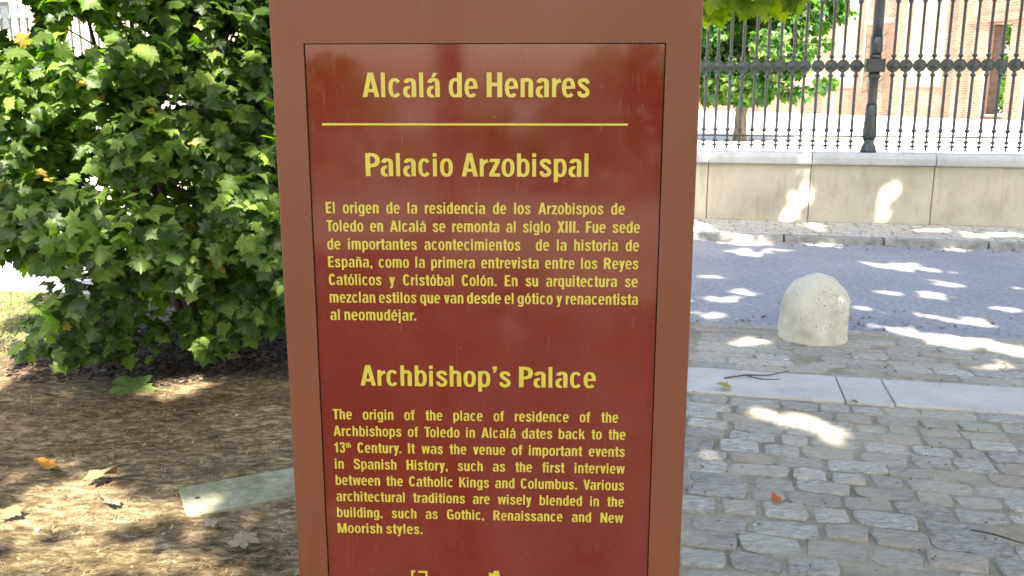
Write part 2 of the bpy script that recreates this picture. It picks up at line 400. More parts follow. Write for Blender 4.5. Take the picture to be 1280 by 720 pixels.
UB = -0.10                                # edge between the planted bed and the paving
VS0, VS1 = 4.60, 5.02                     # white stone strip
VA, VK, VW = 6.13, 10.05, 10.87           # asphalt edge, far kerb, wall face
grid_sheet('planting_bed', M['dirt'], -7.0, UB - 0.09, 0.3, 6.0, 330, 280, lambda X, Y: 0.012 * wob(X, Y) + 0.012, ST)
def road_zf(X, Y): return 0.002 * wob(X, Y, 0.3)
o = grid_sheet('road', M['asphalt'], -45, 45, VA - 0.25, VK - 0.14, 120, 20, lambda X, Y: 0.0 * X - 0.004, ST)
grid_sheet('paving_mortar', M['mortar'], UB, 8.0, -3.0, VA + 0.02, 300, 330, lambda X, Y: 0.004 * wob(X, Y, 1.0) + 0.003 * wob(X, Y, 2.3, 2) - 0.001, ST)
o = grid_sheet('pavement', M['sidewalk'], -45, 45, VK, VW + 0.05, 260, 20, lambda X, Y: 0.055 + 0.045 * (Y - VK) / 0.82 + 0.004 * wob(X, Y), ST)

# kerb stones of the far pavement
km = MB(); km.box(-0.49, 0.49, -0.14, 0.0, -0.02, 0.060)
kme = km.mesh('kerb_stone', M['kerb'])
kp = empty('street_kerb', st(0, VK), ST); tag(kp, 'low grey stone kerb between the shaded road and the far pavement', 'kerb')
for i in range(-16, 12):
    o = link('kerb_stone', kme, kp, loc=(i * 1.0 + 0.3, 0, random.uniform(-0.006, 0.004)), rot=(0, 0, random.uniform(-0.006, 0.006)))
    o.scale = (1.0, 1, 1)

# white marble strip: slabs
sp_ = empty('stone_strip', st(0, VS0), ST); tag(sp_, 'flat strip of white stone slabs set in the cobbles in front of the bollard', 'paving strip')
edges = [-0.08, 0.72, 0.955, 2.15, 3.3, 4.5, 5.7, 7.0]
for a, b in zip(edges[:-1], edges[1:]):
    mb = MB(); n = 14; d = VS1 - VS0
    top = []
    x0, x1 = a + 0.004, b - 0.004
    for i in range(n + 1):
        t = i / n; top.append((x0 + (x1 - x0) * t, random.uniform(-0.006, 0.006)))
    back = [(x, d + random.uniform(-0.006, 0.006)) for x, _ in top][::-1]
    ring = top + back; m_ = len(ring)
    mb.add([(x, y, -0.02) for x, y in ring] + [(x, y, 0.012) for x, y in ring] + [(x + (0.004 if x < (x0+x1)/2 else -0.004), y + (0.004 if y < d/2 else -0.004), 0.016) for x, y in ring],
           [tuple(range(2*m_, 3*m_))] + [(k, (k+1) % m_, m_ + (k+1) % m_, m_ + k) for k in range(m_)] + [(m_+k, m_+(k+1) % m_, 2*m_ + (k+1) % m_, 2*m_ + k) for k in range(m_)])
    mb.build('slab', M['marble'], sp_)

# stone edging of the bed (stands behind the sign)
ep = empty('bed_edging', st(UB - 0.045, 1.2), ST); tag(ep, 'narrow row of grey stones edging the planted bed beside the cobbles', 'edging')
em = MB(); em.box(-0.043, 0.043, -0.245, 0.245, -0.03, 0.035); eme = em.mesh('edging_stone', M['kerb'])
for i in range(10): link('edging_stone', eme, ep, loc=(0, i * 0.5 + 0.25, random.uniform(-0.004, 0.004)))

# cobbles
def cobble_mesh(k, flat=False):
    rr = random.Random(k * 7 + 3); n = 12; out = []
    for x, y in ((.5,-.22),(.5,.2),(.46,.48),(.15,.5),(-.14,.5),(-.45,.49),(-.5,.24),(-.5,-.2),(-.46,-.48),(-.16,-.5),(.13,-.5),(.46,-.47)):
        out.append((x + rr.uniform(-.05, .03), y + rr.uniform(-.075, .05)))
    zt = [rr.uniform(0.55, 1.0) for _ in range(n)]
    mb = MB()
    V = [(x * 1.02, y * 1.02, -0.8) for x, y in out] + [(x, y, z * 0.6) for (x, y), z in zip(out, zt)] + \
        [(x * 0.91, y * 0.84, z) for (x, y), z in zip(out, zt)] + [(0.02, 0.0, rr.uniform(0.8, 1.1))]
    F = [(k_, (k_+1) % n, n + (k_+1) % n, n + k_) for k_ in range(n)] + [(n+k_, n+(k_+1) % n, 2*n + (k_+1) % n, 2*n + k_) for k_ in range(n)] + \
        [(2*n + k_, 2*n + (k_+1) % n, 3*n) for k_ in range(n)]
    mb.add(V, F); return mb
cob_mb = [cobble_mesh(k) for k in range(16)]
cob_me = [m_.mesh('cobblestone', M['cobble']) for m_ in cob_mb]
cobs = []
def rows(v0, v1, pitch, joint, hgt, wmin, wmax):
    v = v1
    while v > v0:
        ph = pitch * random.uniform(0.9, 1.12)
        u = UB + 0.01 + random.uniform(0, 0.08)
        while u < 7.6:
            ln = random.uniform(wmin, wmax)
            if random.random() > 0.03:
                cobs.append((u + ln / 2, v - ph / 2 + random.uniform(-0.012, 0.012) + 0.012*math.sin(u*3+v*2), ln - random.uniform(*joint), ph - random.uniform(*joint) * 0.75,
                             hgt * random.uniform(0.35, 1.35), random.uniform(-0.06, 0.05), random.randrange(16), v))
            u += ln
        v -= ph
rows(-2.5, VS0 - 0.01, 0.128, (0.010, 0.030), 0.010, 0.13, 0.26)
rows(VS1 + 0.02, VA + 0.02, 0.115, (0.004, 0.012), 0.007, 0.16, 0.40)
vis, rest = [], []
for c in cobs:
    p = st(c[0], c[1]); d = p.y * 0.978 + 1.52 * 0.208
    px = 640 + 1132 * p.x / max(d, 0.1); py = 360 - 1132 * (-1.52 * 0.978 + p.y * 0.208) / max(d, 0.1)
    (vis if (790 < px < 1330 and py < 760 and p.y > 2.2) else rest).append(((c[2] / max(d, .1)), c))
vis.sort(key=lambda t: -t[0])
pav = empty('cobble_paving', st(0, 0), ST); tag(pav, None, None, None, 'structure')
for _, c in vis[:300]:
    o = link('cobblestone', cob_me[c[6]], pav, loc=(c[0], c[1], 0), rot=(random.uniform(-.03,.03), random.uniform(-.03,.03), c[5]), scale=(c[2], c[3], c[4]))
mb = MB()
for _, c in vis[300:] + rest:
    cr, sr = math.cos(c[5]), math.sin(c[5]); src = cob_mb[c[6]]
    mb.add([(c[0] + x*c[2]*cr - y*c[3]*sr, c[1] + x*c[2]*sr + y*c[3]*cr, z * c[4]) for x, y, z in src.v], src.f)
o = mb.build('cobblestones', M['cobble'], pav); o['kind'] = 'stuff'
# rough stones of the far pavement, flush in it
mb = MB(); rr = random.Random(5)
for j in range(6):
    u = -14.0
    while u < 8:
        ln = rr.uniform(0.14, 0.34); src = cob_mb[rr.randrange(16)]
        w_ = ln - 0.012; h_ = 0.118; cu, cv = u + ln/2, VK + 0.075 + j * 0.13
        mb.add([(cu + x*w_, cv + y*h_, 0.055 + 0.045*(cv - VK)/0.82 + z*0.008*rr.uniform(.9,1.1)) for x, y, z in src.v], src.f)
        u += ln
o = mb.build('pavement_stones', M['cobble']); o.rotation_euler = (0,0,ST); o['kind'] = 'stuff'
o['label'] = 'rough grey stones paving the far pavement at the foot of the low wall'; o['category'] = 'paving'

# ------------------------------------------------------------------ low wall with coping
wl = empty('low_wall', st(0, VW), ST); tag(wl, 'low beige stone wall with rounded pale coping carrying the iron fence', 'wall')
mb = MB(); mb.box(-36, 14, 0.03, 0.30, 0.0, 0.752); mb.build('wall_core', M['joint'], wl)
joints = [-0.02, 1.125, 2.435]
while joints[-1] < 12.5: joints.append(joints[-1] + random.uniform(1.2, 1.45))
while joints[0] > -34: joints.insert(0, joints[0] - random.uniform(1.15, 1.45))
def bev_box(x0, x1, y0, y1, z0, z1, b):
    m_ = MB()
    def ring(i, y): return [(x0+i, y, z0+i), (x1-i, y, z0+i), (x1-i, y, z1-i), (x0+i, y, z1-i)]
    V = ring(0, y1) + ring(0, y0 + b) + ring(b, y0)
    F = [(8,9,10,11)] + [(k, (k+1)%4, 4+(k+1)%4, 4+k) for k in range(4)][::1] + [(4+k, 4+(k+1)%4, 8+(k+1)%4, 8+k) for k in range(4)]
    m_.add(V, F); return m_
def coping_mb(x0, x1):
    prof = [(0.30, 0.753), (-0.045, 0.755), (-0.052, 0.775), (-0.052, 0.83), (-0.04, 0.862), (-0.012, 0.882), (0.03, 0.888), (0.30, 0.885), (0.345, 0.86), (0.35, 0.77)]
    m_ = MB(); n = len(prof)
    m_.add([(x0, y, z) for y, z in prof] + [(x1, y, z) for y, z in prof], [(k, (k+1)%n, n+(k+1)%n, n+k) for k in range(n)] + [tuple(range(n))[::-1], tuple(range(n, 2*n))])
    return m_
for a, b in zip(joints[:-1], joints[1:]):
    bev_box(a + 0.004, b - 0.004, random.uniform(-0.003, 0.003), 0.03, 0.09, 0.75, 0.006).build('wall_slab', M['slab'], wl)
    coping_mb(a + 0.006, b - 0.003).build('coping_stone', M['coping'], wl)

# ------------------------------------------------------------------ iron fence
VF = 11.03 - VW
fe = empty('iron_fence', st(0, VW), ST); tag(fe, 'tall dark green iron fence of turned bars with round medallions on the low wall', 'fence')
bar_prof = [(0.002, 0.900), (0.016, 0.925), (0.008, 0.94), (0.031, 0.955), (0.031, 0.965), (0.010, 0.975), (0.010, 0.99), (0.032, 1.003), (0.032, 1.014), (0.012, 1.025), (0.012, 1.05),
            (0.015, 1.09), (0.010, 1.105), (0.028, 1.125), (0.028, 1.14), (0.017, 1.155), (0.0165, 1.70), (0.014, 1.715), (0.030, 1.73), (0.030, 1.745), (0.018, 1.76), (0.018, 1.80),
            (0.014, 1.89), (0.014, 1.925), (0.030, 1.94), (0.030, 1.955), (0.014, 1.975), (0.018, 1.99), (0.0165, 2.005), (0.0165, 2.50), (0.029, 2.53), (0.029, 2.55), (0.013, 2.57), (0.011, 2.62), (0.011, 3.05), (0.024, 3.09), (0.002, 3.22)]
mb = MB(); mb.lathe(bar_prof, 8); bar_me = mb.mesh('baluster', M['iron'], True)
mb = MB()
def disc(m_, r, t, x=0.0, z=1.845, n=18):
    prof = [(0.0, -t*0.8), (r*0.45, -t*0.8), (r*0.6, -t*0.45), (r*0.82, -t*0.5), (r, -t*0.6), (r*1.02, 0), (r, t*0.6), (r*0.82, t*0.5), (r*0.6, t*0.45), (r*0.45, t*0.8), (0.0, t*0.8)]
    vs = []; 
    for q, y in prof:
        for k in range(n):
            a = 2*PI*k/n; vs.append((x + q*math.cos(a), y, z + q*math.sin(a)))
    m_.add(vs, [(i*n+k, (i+1)*n+k, (i+1)*n+(k+1)%n, i*n+(k+1)%n) for i in range(len(prof)-1) for k in range(n)])
disc(mb, 0.071, 0.022); med_me = mb.mesh('medallion', M['iron'], True)
P0u, PB = 1.747, 0.1385
us = []
posts = [P0u + k * 3.55 for k in range(-8, 3)]
for k, pu in enumerate(posts):
    nb = 24; gap = 0.193; w_ = 3.55 - 2 * gap; pb = w_ / (nb - 1)
    us += [pu + gap + i * pb for i in range(nb)]
for u in us:
    o = link('baluster', bar_me, fe, loc=(u, VF, 0), rot=(random.uniform(-.003,.003), random.uniform(-.004,.004), random.uniform(-.3,.3) * 0)); link('medallion', med_me, o)
mb = MB(); mb.box(posts[0], posts[-1] + 3.5, VF - 0.008, VF + 0.008, 1.055, 1.073); mb.build('bottom_rail', M['iron'], fe)
mb = MB(); mb.box(posts[0], posts[-1] + 3.5, VF - 0.010, VF + 0.010, 2.94, 2.965); mb.build('top_rail', M['iron'], fe)
mb = MB(); mb.box(posts[0], posts[-1] + 3.5, VF - 0.006, VF + 0.006, 1.838, 1.850); mb.build('medallion_rail', M['iron'], fe)
pm = MB()
pm.lathe([(0.088, 0.887), (0.088, 0.915), (0.078, 0.925), (0.078, 0.955), (0.062, 0.975), (0.055, 1.0), (0.062, 1.03)], 16)
pm.lathe([(0.062, 1.03), (0.073, 1.06), (0.075, 1.10), (0.070, 1.20), (0.062, 1.32), (0.054, 1.42)], 20, flute=0.13)
pm.lathe([(0.054, 1.42), (0.050, 1.44), (0.052, 1.62), (0.055, 1.70), (0.066, 1.715), (0.066, 1.735), (0.056, 1.75), (0.056, 1.775)], 16)
pm.lathe([(0.056, 1.92), (0.066, 1.93), (0.066, 1.945), (0.058, 1.96)], 16)
pm.lathe([(0.058, 1.96), (0.066, 2.0), (0.066, 2.06), (0.058, 2.16)], 20, flute=0.12)
pm.lathe([(0.058, 2.16), (0.056, 2.3), (0.054, 3.0), (0.07, 3.03), (0.07, 3.08), (0.04, 3.12), (0.075, 3.2), (0.07, 3.3), (0.01, 3.38)], 16)
pm.v = [(x * 1.04, y * 1.04, z) for x, y, z in pm.v]
post_me = pm.mesh('fence_post', M['iron'], True)
bx = MB(); bx.box(-0.098, 0.098, -0.085, 0.085, 1.775, 1.92); bx.box(-0.088, 0.088, -0.094, -0.085, 1.787, 1.908)
disc(bx, 0.022, 0.02, x=-0.135, n=10); box_me = bx.mesh('clamp_box', M['iron'])
for pu in posts[1:]:
    o = link('fence_post', post_me, fe, loc=(pu, VF, 0)); link('clamp_box', box_me, o)

# ------------------------------------------------------------------ courtyard behind the fence
mb = MB()
a_ = [st(-60, VW + 0.28, 0.70), st(40, VW + 0.28, 0.70), st(70, 90, 0.70), st(-60, 130, 0.70)]
mb.add(a_, [(0,1,2,3)]); mb.build('courtyard_ground', M['court'])['kind'] = 'structure'

def wall_grid(mb, xs, zs, solid, y0, y1):
    nx, nz = len(xs) - 1, len(zs) - 1
    S_ = lambda i, j: 0 <= i < nx and 0 <= j < nz and solid(i, j)
    for i in range(nx):
        for j in range(nz):
            if not S_(i, j): continue
            a, b, c, d = xs[i], xs[i+1], zs[j], zs[j+1]
            mb.add([(a,y0,c),(b,y0,c),(b,y0,d),(a,y0,d)], [(0,1,2,3)]); mb.add([(a,y1,c),(b,y1,c),(b,y1,d),(a,y1,d)], [(3,2,1,0)])
            if not S_(i-1, j): mb.add([(a,y0,c),(a,y1,c),(a,y1,d),(a,y0,d)], [(3,2,1,0)])
            if not S_(i+1, j): mb.add([(b,y0,c),(b,y1,c),(b,y1,d),(b,y0,d)], [(0,1,2,3)])
            if not S_(i, j+1): mb.add([(a,y0,d),(b,y0,d),(b,y1,d),(a,y1,d)], [(0,1,2,3)])
            if not S_(i, j-1): mb.add([(a,y0,c),(b,y0,c),(b,y1,c),(a,y1,c)], [(3,2,1,0)])
# facade: local x runs away from the viewer along the front, local y into the building
FD = Vector((-0.2504, 0.968, 0)); rz = math.atan2(FD.y, FD.x)
fa = empty('palace', (16.70, 32.04, 0.70), rz); tag(fa, 'long palace front of pink brick and cream render across the courtyard', 'building')
# local y>0 points to -X side (front) since x runs away; so the front face is y=0 and the wall body lies at y<0
xs = [-14, -9.5, -8.2, -0.6, 0.45, 5.9, 7.2, 16.0, 17.3, 26, 27.3, 34]
zs = [0, 0.12, 0.9, 3.22, 3.6, 5.2, 6.8, 9.0]
def solid(i, j):
    if i == 3 and j in (1, 2): return False            # doorway
    if i in (1, 7, 9) and j in (2,): return False       # windows
    if i in (1, 3, 5, 7, 9) and j == 5: return False
    return True
mb = MB(); wall_grid(mb, xs, zs, solid, -0.45, 0.0); mb.build('brick_wall', M['brick'], fa)
# cream render panels, set 2 cm proud between brick strips
def panel(x0, x1, z0, z1, name='render_panel'):
    b_ = MB(); b_.box(x0, x1, 0.003, 0.025, z0, z1); b_.build(name, M['render'], fa)
for x0, x1 in ((2.7, 4.6), (8.0, 9.4), (10.3, 14.6), (18.2, 24.5), (28.2, 33.5)): panel(x0, x1, 1.15, 6.6)
panel(7.45, 7.6, 1.15, 6.6)
# brick pilasters
for x0, x1 in ((1.2, 2.0), (4.85, 5.35), (9.46, 10.2), (15.0, 15.8), (25.0, 25.8)):
    b_ = MB(); b_.box(x0, x1, 0.003, 0.12, 0, 9.0); b_.build('pilaster', M['brick'], fa)
b_ = MB(); b_.box(0.47, 1.15, 0.003, 0.16, 0, 3.3); b_.build('door_jamb', M['brick'], fa)
b_ = MB(); b_.box(-1.3, -0.62, 0.003, 0.16, 0, 3.3); b_.build('door_jamb', M['brick'], fa)
b_ = MB(); b_.box(-1.35, 1.2, -0.44, 0.20, 3.302, 3.55); b_.build('lintel', M['brick'], fa)
b_ = MB(); b_.box(-0.595, 0.445, -0.445, 0.1, 0.122, 0.17); b_.build('doorstep', M['coping'], fa)
b_ = MB(); b_.box(0.36, 0.44, -0.44, -0.12, 0.18, 3.2); b_.build('door_leaf', M['dark_wood'], fa)
b_ = MB(); b_.box(-14, 34, -0.8, 0.35, 9.0, 9.35); b_.build('cornice', M['coping'], fa)
for i in (1, 5, 7, 9):
    for j in (2, 5):
        if (i, j) == (5, 2): continue
        x0, x1, z0, z1 = xs[i], xs[i+1], zs[j], zs[j+1]
        f_ = MB()
        f_.box(x0, x0+.08, -.3, -.2, z0, z1); f_.box(x1-.08, x1, -.3, -.2, z0, z1); f_.box(x0+.08, x1-.08, -.3, -.2, z0, z0+.08); f_.box(x0+.08, x1-.08, -.3, -.2, z1-.08, z1)
        f_.box((x0+x1)/2-.03, (x0+x1)/2+.03, -.3, -.2, z0+.08, z1-.08)
        fo = f_.build('window', M['dark_wood'], fa)
        p_ = MB(); p_.box(x0+.08, x1-.08, -.26, -.25, z0+.08, z1-.08); p_.build('pane', M['glass'], fo)
# iron grille with crossed bars over the window beside the post
gr = MB()
for k in range(5):
    gr.tube([(5.9 + k*0.33, 0.16, 0.9), (5.9 + k*0.33, 0.16, 3.3)], [0.02, 0.02], 5)
for k in range(4):
    gr.tube([(5.9, 0.19, 0.95 + k*0.6), (7.2, 0.19, 1.5 + k*0.6)], [0.02, 0.02], 5); gr.tube([(7.2, 0.13, 0.95 + k*0.6), (5.9, 0.13, 1.5 + k*0.6)], [0.02, 0.02], 5)
gr.build('window_grille', M['iron'], fa)
b_ = MB(); b_.box(5.7, 7.4, 0.003, 0.14, 3.7, 3.85); b_.build('window_head', M['coping'], fa)

# far wing closing the courtyard
fw = empty('palace_wing', (0, 78, 0.70), 0.0); tag(fw, 'pale rendered palace wing closing the far side of the courtyard', 'building')
xs = [-60]; 
while xs[-1] < 8: xs += [xs[-1] + 3.2, xs[-1] + 4.6]
zs = [0, 1.1, 3.4, 6.2, 8.4, 11.0]
mb = MB(); wall_grid(mb, xs, zs, lambda i, j: not (i % 2 == 1 and j in (1, 3)), 0, 0.6); mb.build('rendered_wall', M['render'], fw)
for i in range(1, len(xs) - 1, 2):
    for j in (1, 3):
        p_ = MB(); p_.box(xs[i] + .02, xs[i+1] - .02, 0.3, 0.34, zs[j] + .02, zs[j+1] - .02); p_.build('window', M['glass'], fw)
b_ = MB(); b_.box(-60.3, xs[-1] + .3, -0.4, 1.0, 11.002, 11.4); b_.build('cornice', M['coping'], fw)

# ------------------------------------------------------------------ leaves
HALF = [(0.0,0.0),(.13,-.08),(.22,.0),(.33,-.04),(.48,.02),(.40,.09),(.42,.18),(.28,.23),(.43,.29),(.46,.37),(.63,.46),(.50,.49),(.42,.58),(.27,.51),(.33,.63),(.21,.68),(.20,.79),(.08,.83),(0.0,1.0)]
def leaf_template(fold, curl, k):
    rr = random.Random(k)
    pts = [(x * rr.uniform(.92, 1.08), y) for x, y in HALF] + [(-x * rr.uniform(.92, 1.08), y) for x, y in HALF[1:-1][::-1]]
    pts = [(0.0, 0.30)] + pts
    V = []
    for x, y in pts:
        z = -fold * abs(x) - curl * (y - 0.3) ** 2 + 0.05 * math.sin(x * 9 + k) + (0.03 if abs(x) < .3 and abs(x) > .1 else 0)
        V.append((x, y, z))
    n = len(pts) - 1
    F = [(0, 1 + i, 1 + (i + 1) % n) for i in range(n)]
    return np.array(V), np.array(F)[:, [0, 2, 1]]
LT = [leaf_template(0.25, 0.35, 1), leaf_template(0.6, 0.15, 2), leaf_template(0.1, 0.9, 3), leaf_template(0.35, -0.25, 4)]
SLV = np.array([(0,0,0),(.45,.12,-.08),(.5,.5,-.12),(.2,.6,-.03),(0,1,-.15),(-.2,.6,-.03),(-.5,.5,-.12),(-.45,.12,-.08)])
SLF = np.array([(0,1,2),(0,2,3),(0,3,4),(0,4,5),(0,5,6),(0,6,7)])
def unit(n):
    v = RNG.normal(size=(n, 3)); return v / np.linalg.norm(v, axis=1, keepdims=True)
def ball(n, c, r, shell=0.0):
    u_ = unit(n); rad = (shell + (1 - shell) * RNG.random(n) ** 0.5)[:, None]
    return np.array(c) + u_ * rad * np.array(r), u_

# ---- the plane-tree shrub on the left
SH = (-2.12, 5.15)
sh = empty('plane_tree_shrub', (-1.78, 5.32, 0)); tag(sh, 'bushy young plane tree leafing down to the ground left of the sign', 'tree')
clumps = []
rr = random.Random(21)
for k in range(215):
    a = rr.uniform(0, 2*PI); z = rr.uniform(0.25, 3.3); 
    rmax = 1.0 if z > 0.8 else 0.75 + 0.3 * z
    q = rmax * math.sqrt(rr.uniform(0.25, 1.0))
    clumps.append((SH[0] + q * math.cos(a) * 1.12, SH[1] + q * math.sin(a) * 0.95, z, rr.uniform(0.17, 0.34)))
# low skirts that hang near the ground
for (x, y, z, r_) in [(-1.62,4.6,1.5,.26),(-1.55,4.62,1.9,.26),(-1.72,4.5,1.75,.24),(-1.5,4.7,1.25,.24),(-1.75,4.4,1.3,.22),(-2.25,4.45,.34,.20),(-1.95,4.55,.30,.18),(-1.6,4.75,.30,.18),(-1.4,4.85,.42,.2),(-2.6,4.8,.55,.25),(-1.7,4.45,.75,.25),(-1.35,4.75,.95,.25),(-2.1,4.25,.95,.28),(-2.5,4.4,1.1,.28),(-1.35,4.8,1.5,.25),(-1.4,4.85,2.0,.25)]:
    clumps.append((x, y, z, r_))
clumps = [c for c in clumps if not (c[0] < -2.35 and c[2] < 0.95)] + [(-2.5, 4.75, 1.0, .24), (-2.7, 5.0, .95, .26)]
P = []; OUT = []; T = []
for (cx, cy, cz, cr) in clumps:
    n = int(60 + 340 * cr); p_, u_ = ball(n, (cx, cy, cz), (cr*1.15, cr*1.15, cr*0.8), 0.25)
    out = (p_ - np.array([SH[0], SH[1], p_[:, 2].mean() - 0.3])); out[:, 2] = 0.35
    P.append(p_); OUT.append(out + 0.6 * u_)
    T.append(np.full(n, rr.uniform(-0.12, 0.12)))
P = np.concatenate(P); OUT = np.concatenate(OUT); T = np.concatenate(T)
keep = (P[:, 2] > 0.10)
# natural windows through the crown
for c, d, r_ in (((-1.97, 4.3, 1.80), (-0.458, 1, 0.065), .12), ((-1.29, 4.3, 1.80), (-0.30, 1, .065), .065), ((-2.30, 4.3, 1.90), (-.535, 1, .09), .16), ((-1.9, 4.3, 1.5), (-.44, 1, -.01), .02)):
    d = np.array(d) / np.linalg.norm(d); q = P - np.array(c); keep &= np.linalg.norm(q - (q @ d)[:, None] * d, axis=1) > r_
_d = P - np.array([-1.79, 4.56, 0.0]); keep &= ~((_d @ PEn / .20) ** 2 + (_d @ PFn / .22) ** 2 < 1)
P, OUT, T = P[keep], OUT[keep], T[keep]; n = len(P)
OUT /= np.linalg.norm(OUT, axis=1, keepdims=True)
N = OUT * 0.8 + np.array([0, -0.15, 0.75]) + 0.55 * RNG.normal(size=(n, 3))
TD = OUT * 0.7 + np.array([0, 0, -0.55]) + 0.5 * RNG.normal(size=(n, 3))
MM = frames(N, TD); SZ = RNG.uniform(0.04, 0.108, n); TT = np.clip(0.42 + T + RNG.normal(size=n) * 0.19, 0, 0.95)
TT[RNG.random(n) < 0.012] = 1.4
LMAT = M['shrub_leaf']
order = np.argsort(np.linalg.norm(P - np.array([0, 0, 1.5]), axis=1) - SZ * 3)
inview = [i for i in order if -0.575 < P[i, 0] / P[i, 1] < -0.22 and P[i, 2] < 1.52 + 0.11 * P[i, 1]][:290]
sel = np.zeros(n, bool); sel[inview] = True
lme = []
for k, (tv, tf_) in enumerate(LT):
    for t_ in (0.25, 0.5, 0.72):
        lme.append(np_mesh('leaf', tv, tf_, LMAT, np.full(len(tv), t_ - 0.1)))
for j, i in enumerate(inview):
    o = bpy.data.objects.new('leaf', lme[j % len(lme)]); COL.objects.link(o); o.parent = sh
    mt = Matrix([list(r) for r in MM[i]]).to_4x4(); q = P[i] - np.array(sh.location[:])
    o.location = q; o.rotation_euler = mt.to_euler(); o.scale = (SZ[i],) * 3
Vs, Fs, Ts = [], [], []; off = 0
idx = np.where(~sel)[0]
for k in range(4):
    ii = idx[k::4]; v_, f_, t_ = scatter(LT[k][0], LT[k][1], P[ii] - np.array(sh.location[:]), MM[ii], SZ[ii], TT[ii])
    Vs.append(v_); Fs.append(f_ + off); Ts.append(t_); off += len(v_)
o = link('foliage', np_mesh('foliage', np.concatenate(Vs), np.concatenate(Fs), LMAT, np.concatenate(Ts)), sh); o['kind'] = 'stuff'
mb = MB(); mb.tube([(0,0,-0.05),(0.02,0,0.3),(0.0,-.02,1.0),(-.06,.02,2.0),(-.1,0,3.2)], [0.075,0.062,0.055,0.045,0.02], 9); mb.build('trunk', M['bark'], sh, True)
for (dx, dy) in ((-.22,-.1),(.13,.06),(-.4,.1),(-.12,-.25)):
    mb = MB(); mb.tube([(dx*.3,dy*.3,-0.03),(dx*.8,dy*.8,.4),(dx*1.3,dy*1.4,1.1),(dx*1.9,dy*1.8,2.3)], [0.03,0.024,0.018,0.008], 6); mb.build('stem', M['twig'], sh, True)
for k in range(46):
    c = clumps[rr.randrange(len(clumps))]; e = Vector((c[0], c[1], c[2])) - sh.location; s0 = Vector((0, 0, max(0.12, e.z * 0.8 - 0.15)))
    mid = s0.lerp(e, 0.5) + Vector((rr.uniform(-.08,.08), rr.uniform(-.08,.08), rr.uniform(0,.1)))
    mb = MB(); mb.tube([s0, mid, e], [0.011, 0.008, 0.004], 5); mb.build('branch', M['twig'], sh, True)

# ---- street trees overhead (crowns above the frame, they shade the place)
def street_tree(loc, crown, rad, nclump, label, seed, lean=(0,0)):
    rr = random.Random(seed); t = empty('street_plane_tree', loc); tag(t, label, 'tree', None)
    L = np.array([loc[0], loc[1], 0]); P = []
    cl = []
    for k in range(nclump):
        a = rr.uniform(0, 2*PI); q = math.sqrt(rr.random()); zz = rr.uniform(-1, 1)
        s_ = math.sqrt(max(0, 1 - zz*zz*0.7))
        c = (crown[0] + rad[0]*q*math.cos(a)*s_, crown[1] + rad[1]*q*math.sin(a)*s_, crown[2] + rad[2]*zz)
        if c[2] < 3.1 + 0.13*max(0, c[1]): continue
        cl.append(c); p_, _ = ball(210, c, (0.62, 0.62, 0.42), 0.2); P.append(p_)
    if seed == 3:      # extra leaves added along the sun's rays to keep the sign in shade
        m_ = 1500; q = np.stack([RNG.uniform(-.6, .6, m_), np.full(m_, 1.15), RNG.uniform(.4, 2.4, m_)], 1) + Sn * RNG.uniform(5.2, 8.5, m_)[:, None]
        P.append(q)
    P = np.concatenate(P)
    P = P[P[:, 2] > 2.7 + 0.12 * np.maximum(0, P[:, 1])]
    P = P[~hole_mask(P)]
    n = len(P); N = np.array([0, 0, 1.0]) + 0.45 * RNG.normal(size=(n, 3)) + 0.5*Sn; MMx = frames(N, RNG.normal(size=(n, 3)))
    v_, f_, t_ = scatter(SLV, SLF, P - L, MMx, RNG.uniform(0.13, 0.2, n), np.clip(RNG.normal(size=n)*.2 + .45, 0, 1))
    o = link('crown', np_mesh('crown', v_, f_, M['canopy_leaf'], t_), t); o['kind'] = 'stuff'
    mb = MB(); top = Vector((crown[0] - loc[0], crown[1] - loc[1], crown[2] - 0.6))
    mb.tube([(0,0,-0.1),(0.01,0,0.3),(.02,0,2.2),(top.x*.35,top.y*.35,4.2),(top.x*.8,top.y*.8,top.z)], [0.24,0.19,0.16,0.13,0.07], 12); mb.build('trunk', M['bark'], t, True)
    mb = MB()
    for k in range(0, len(cl), 4):
        c = Vector(cl[k]) - Vector((loc[0], loc[1], 0)); s0 = Vector((top.x*.35, top.y*.35, 4.1)) if k % 8 else top * 0.9
        pts = [s0, s0.lerp(c, .5) + Vector((0,0,.25)), c]
        # keep limbs out of the openings that let the sun down
        W = np.array([(p + Vector((loc[0], loc[1], 0)))[:] for p in [s0.lerp(c, q/12) for q in range(13)]])
        if hole_mask(W, 0.02).any(): continue
        mb.tube(pts, [0.07, 0.04, 0.015], 6)
    if mb.v: mb.build('limb', M['bark'], t, True)
    return t
street_tree((5.4, 0.6, 0), (4.05, 1.9, 7.0), (3.6, 4.6, 1.9), 150, 'tall plane tree at the right edge shading the cobbles and the road', 1)
street_tree((-4.0, -0.6, 0), (-2.05, -0.7, 6.8), (3.2, 3.6, 1.7), 105, 'tall plane tree behind the viewer shading the planted bed and the sign', 2)
street_tree((1.6, -3.4, 0), (1.45, -3.2, 6.7), (3.2, 3.0, 1.8), 95, 'tall plane tree behind the viewer over the cobbled paving', 3)
street_tree((8.6, 3.0, 0), (7.15, 3.7, 7.2), (3.0, 3.2, 1.7), 80, 'tall plane tree standing by the road beyond the right edge', 4)

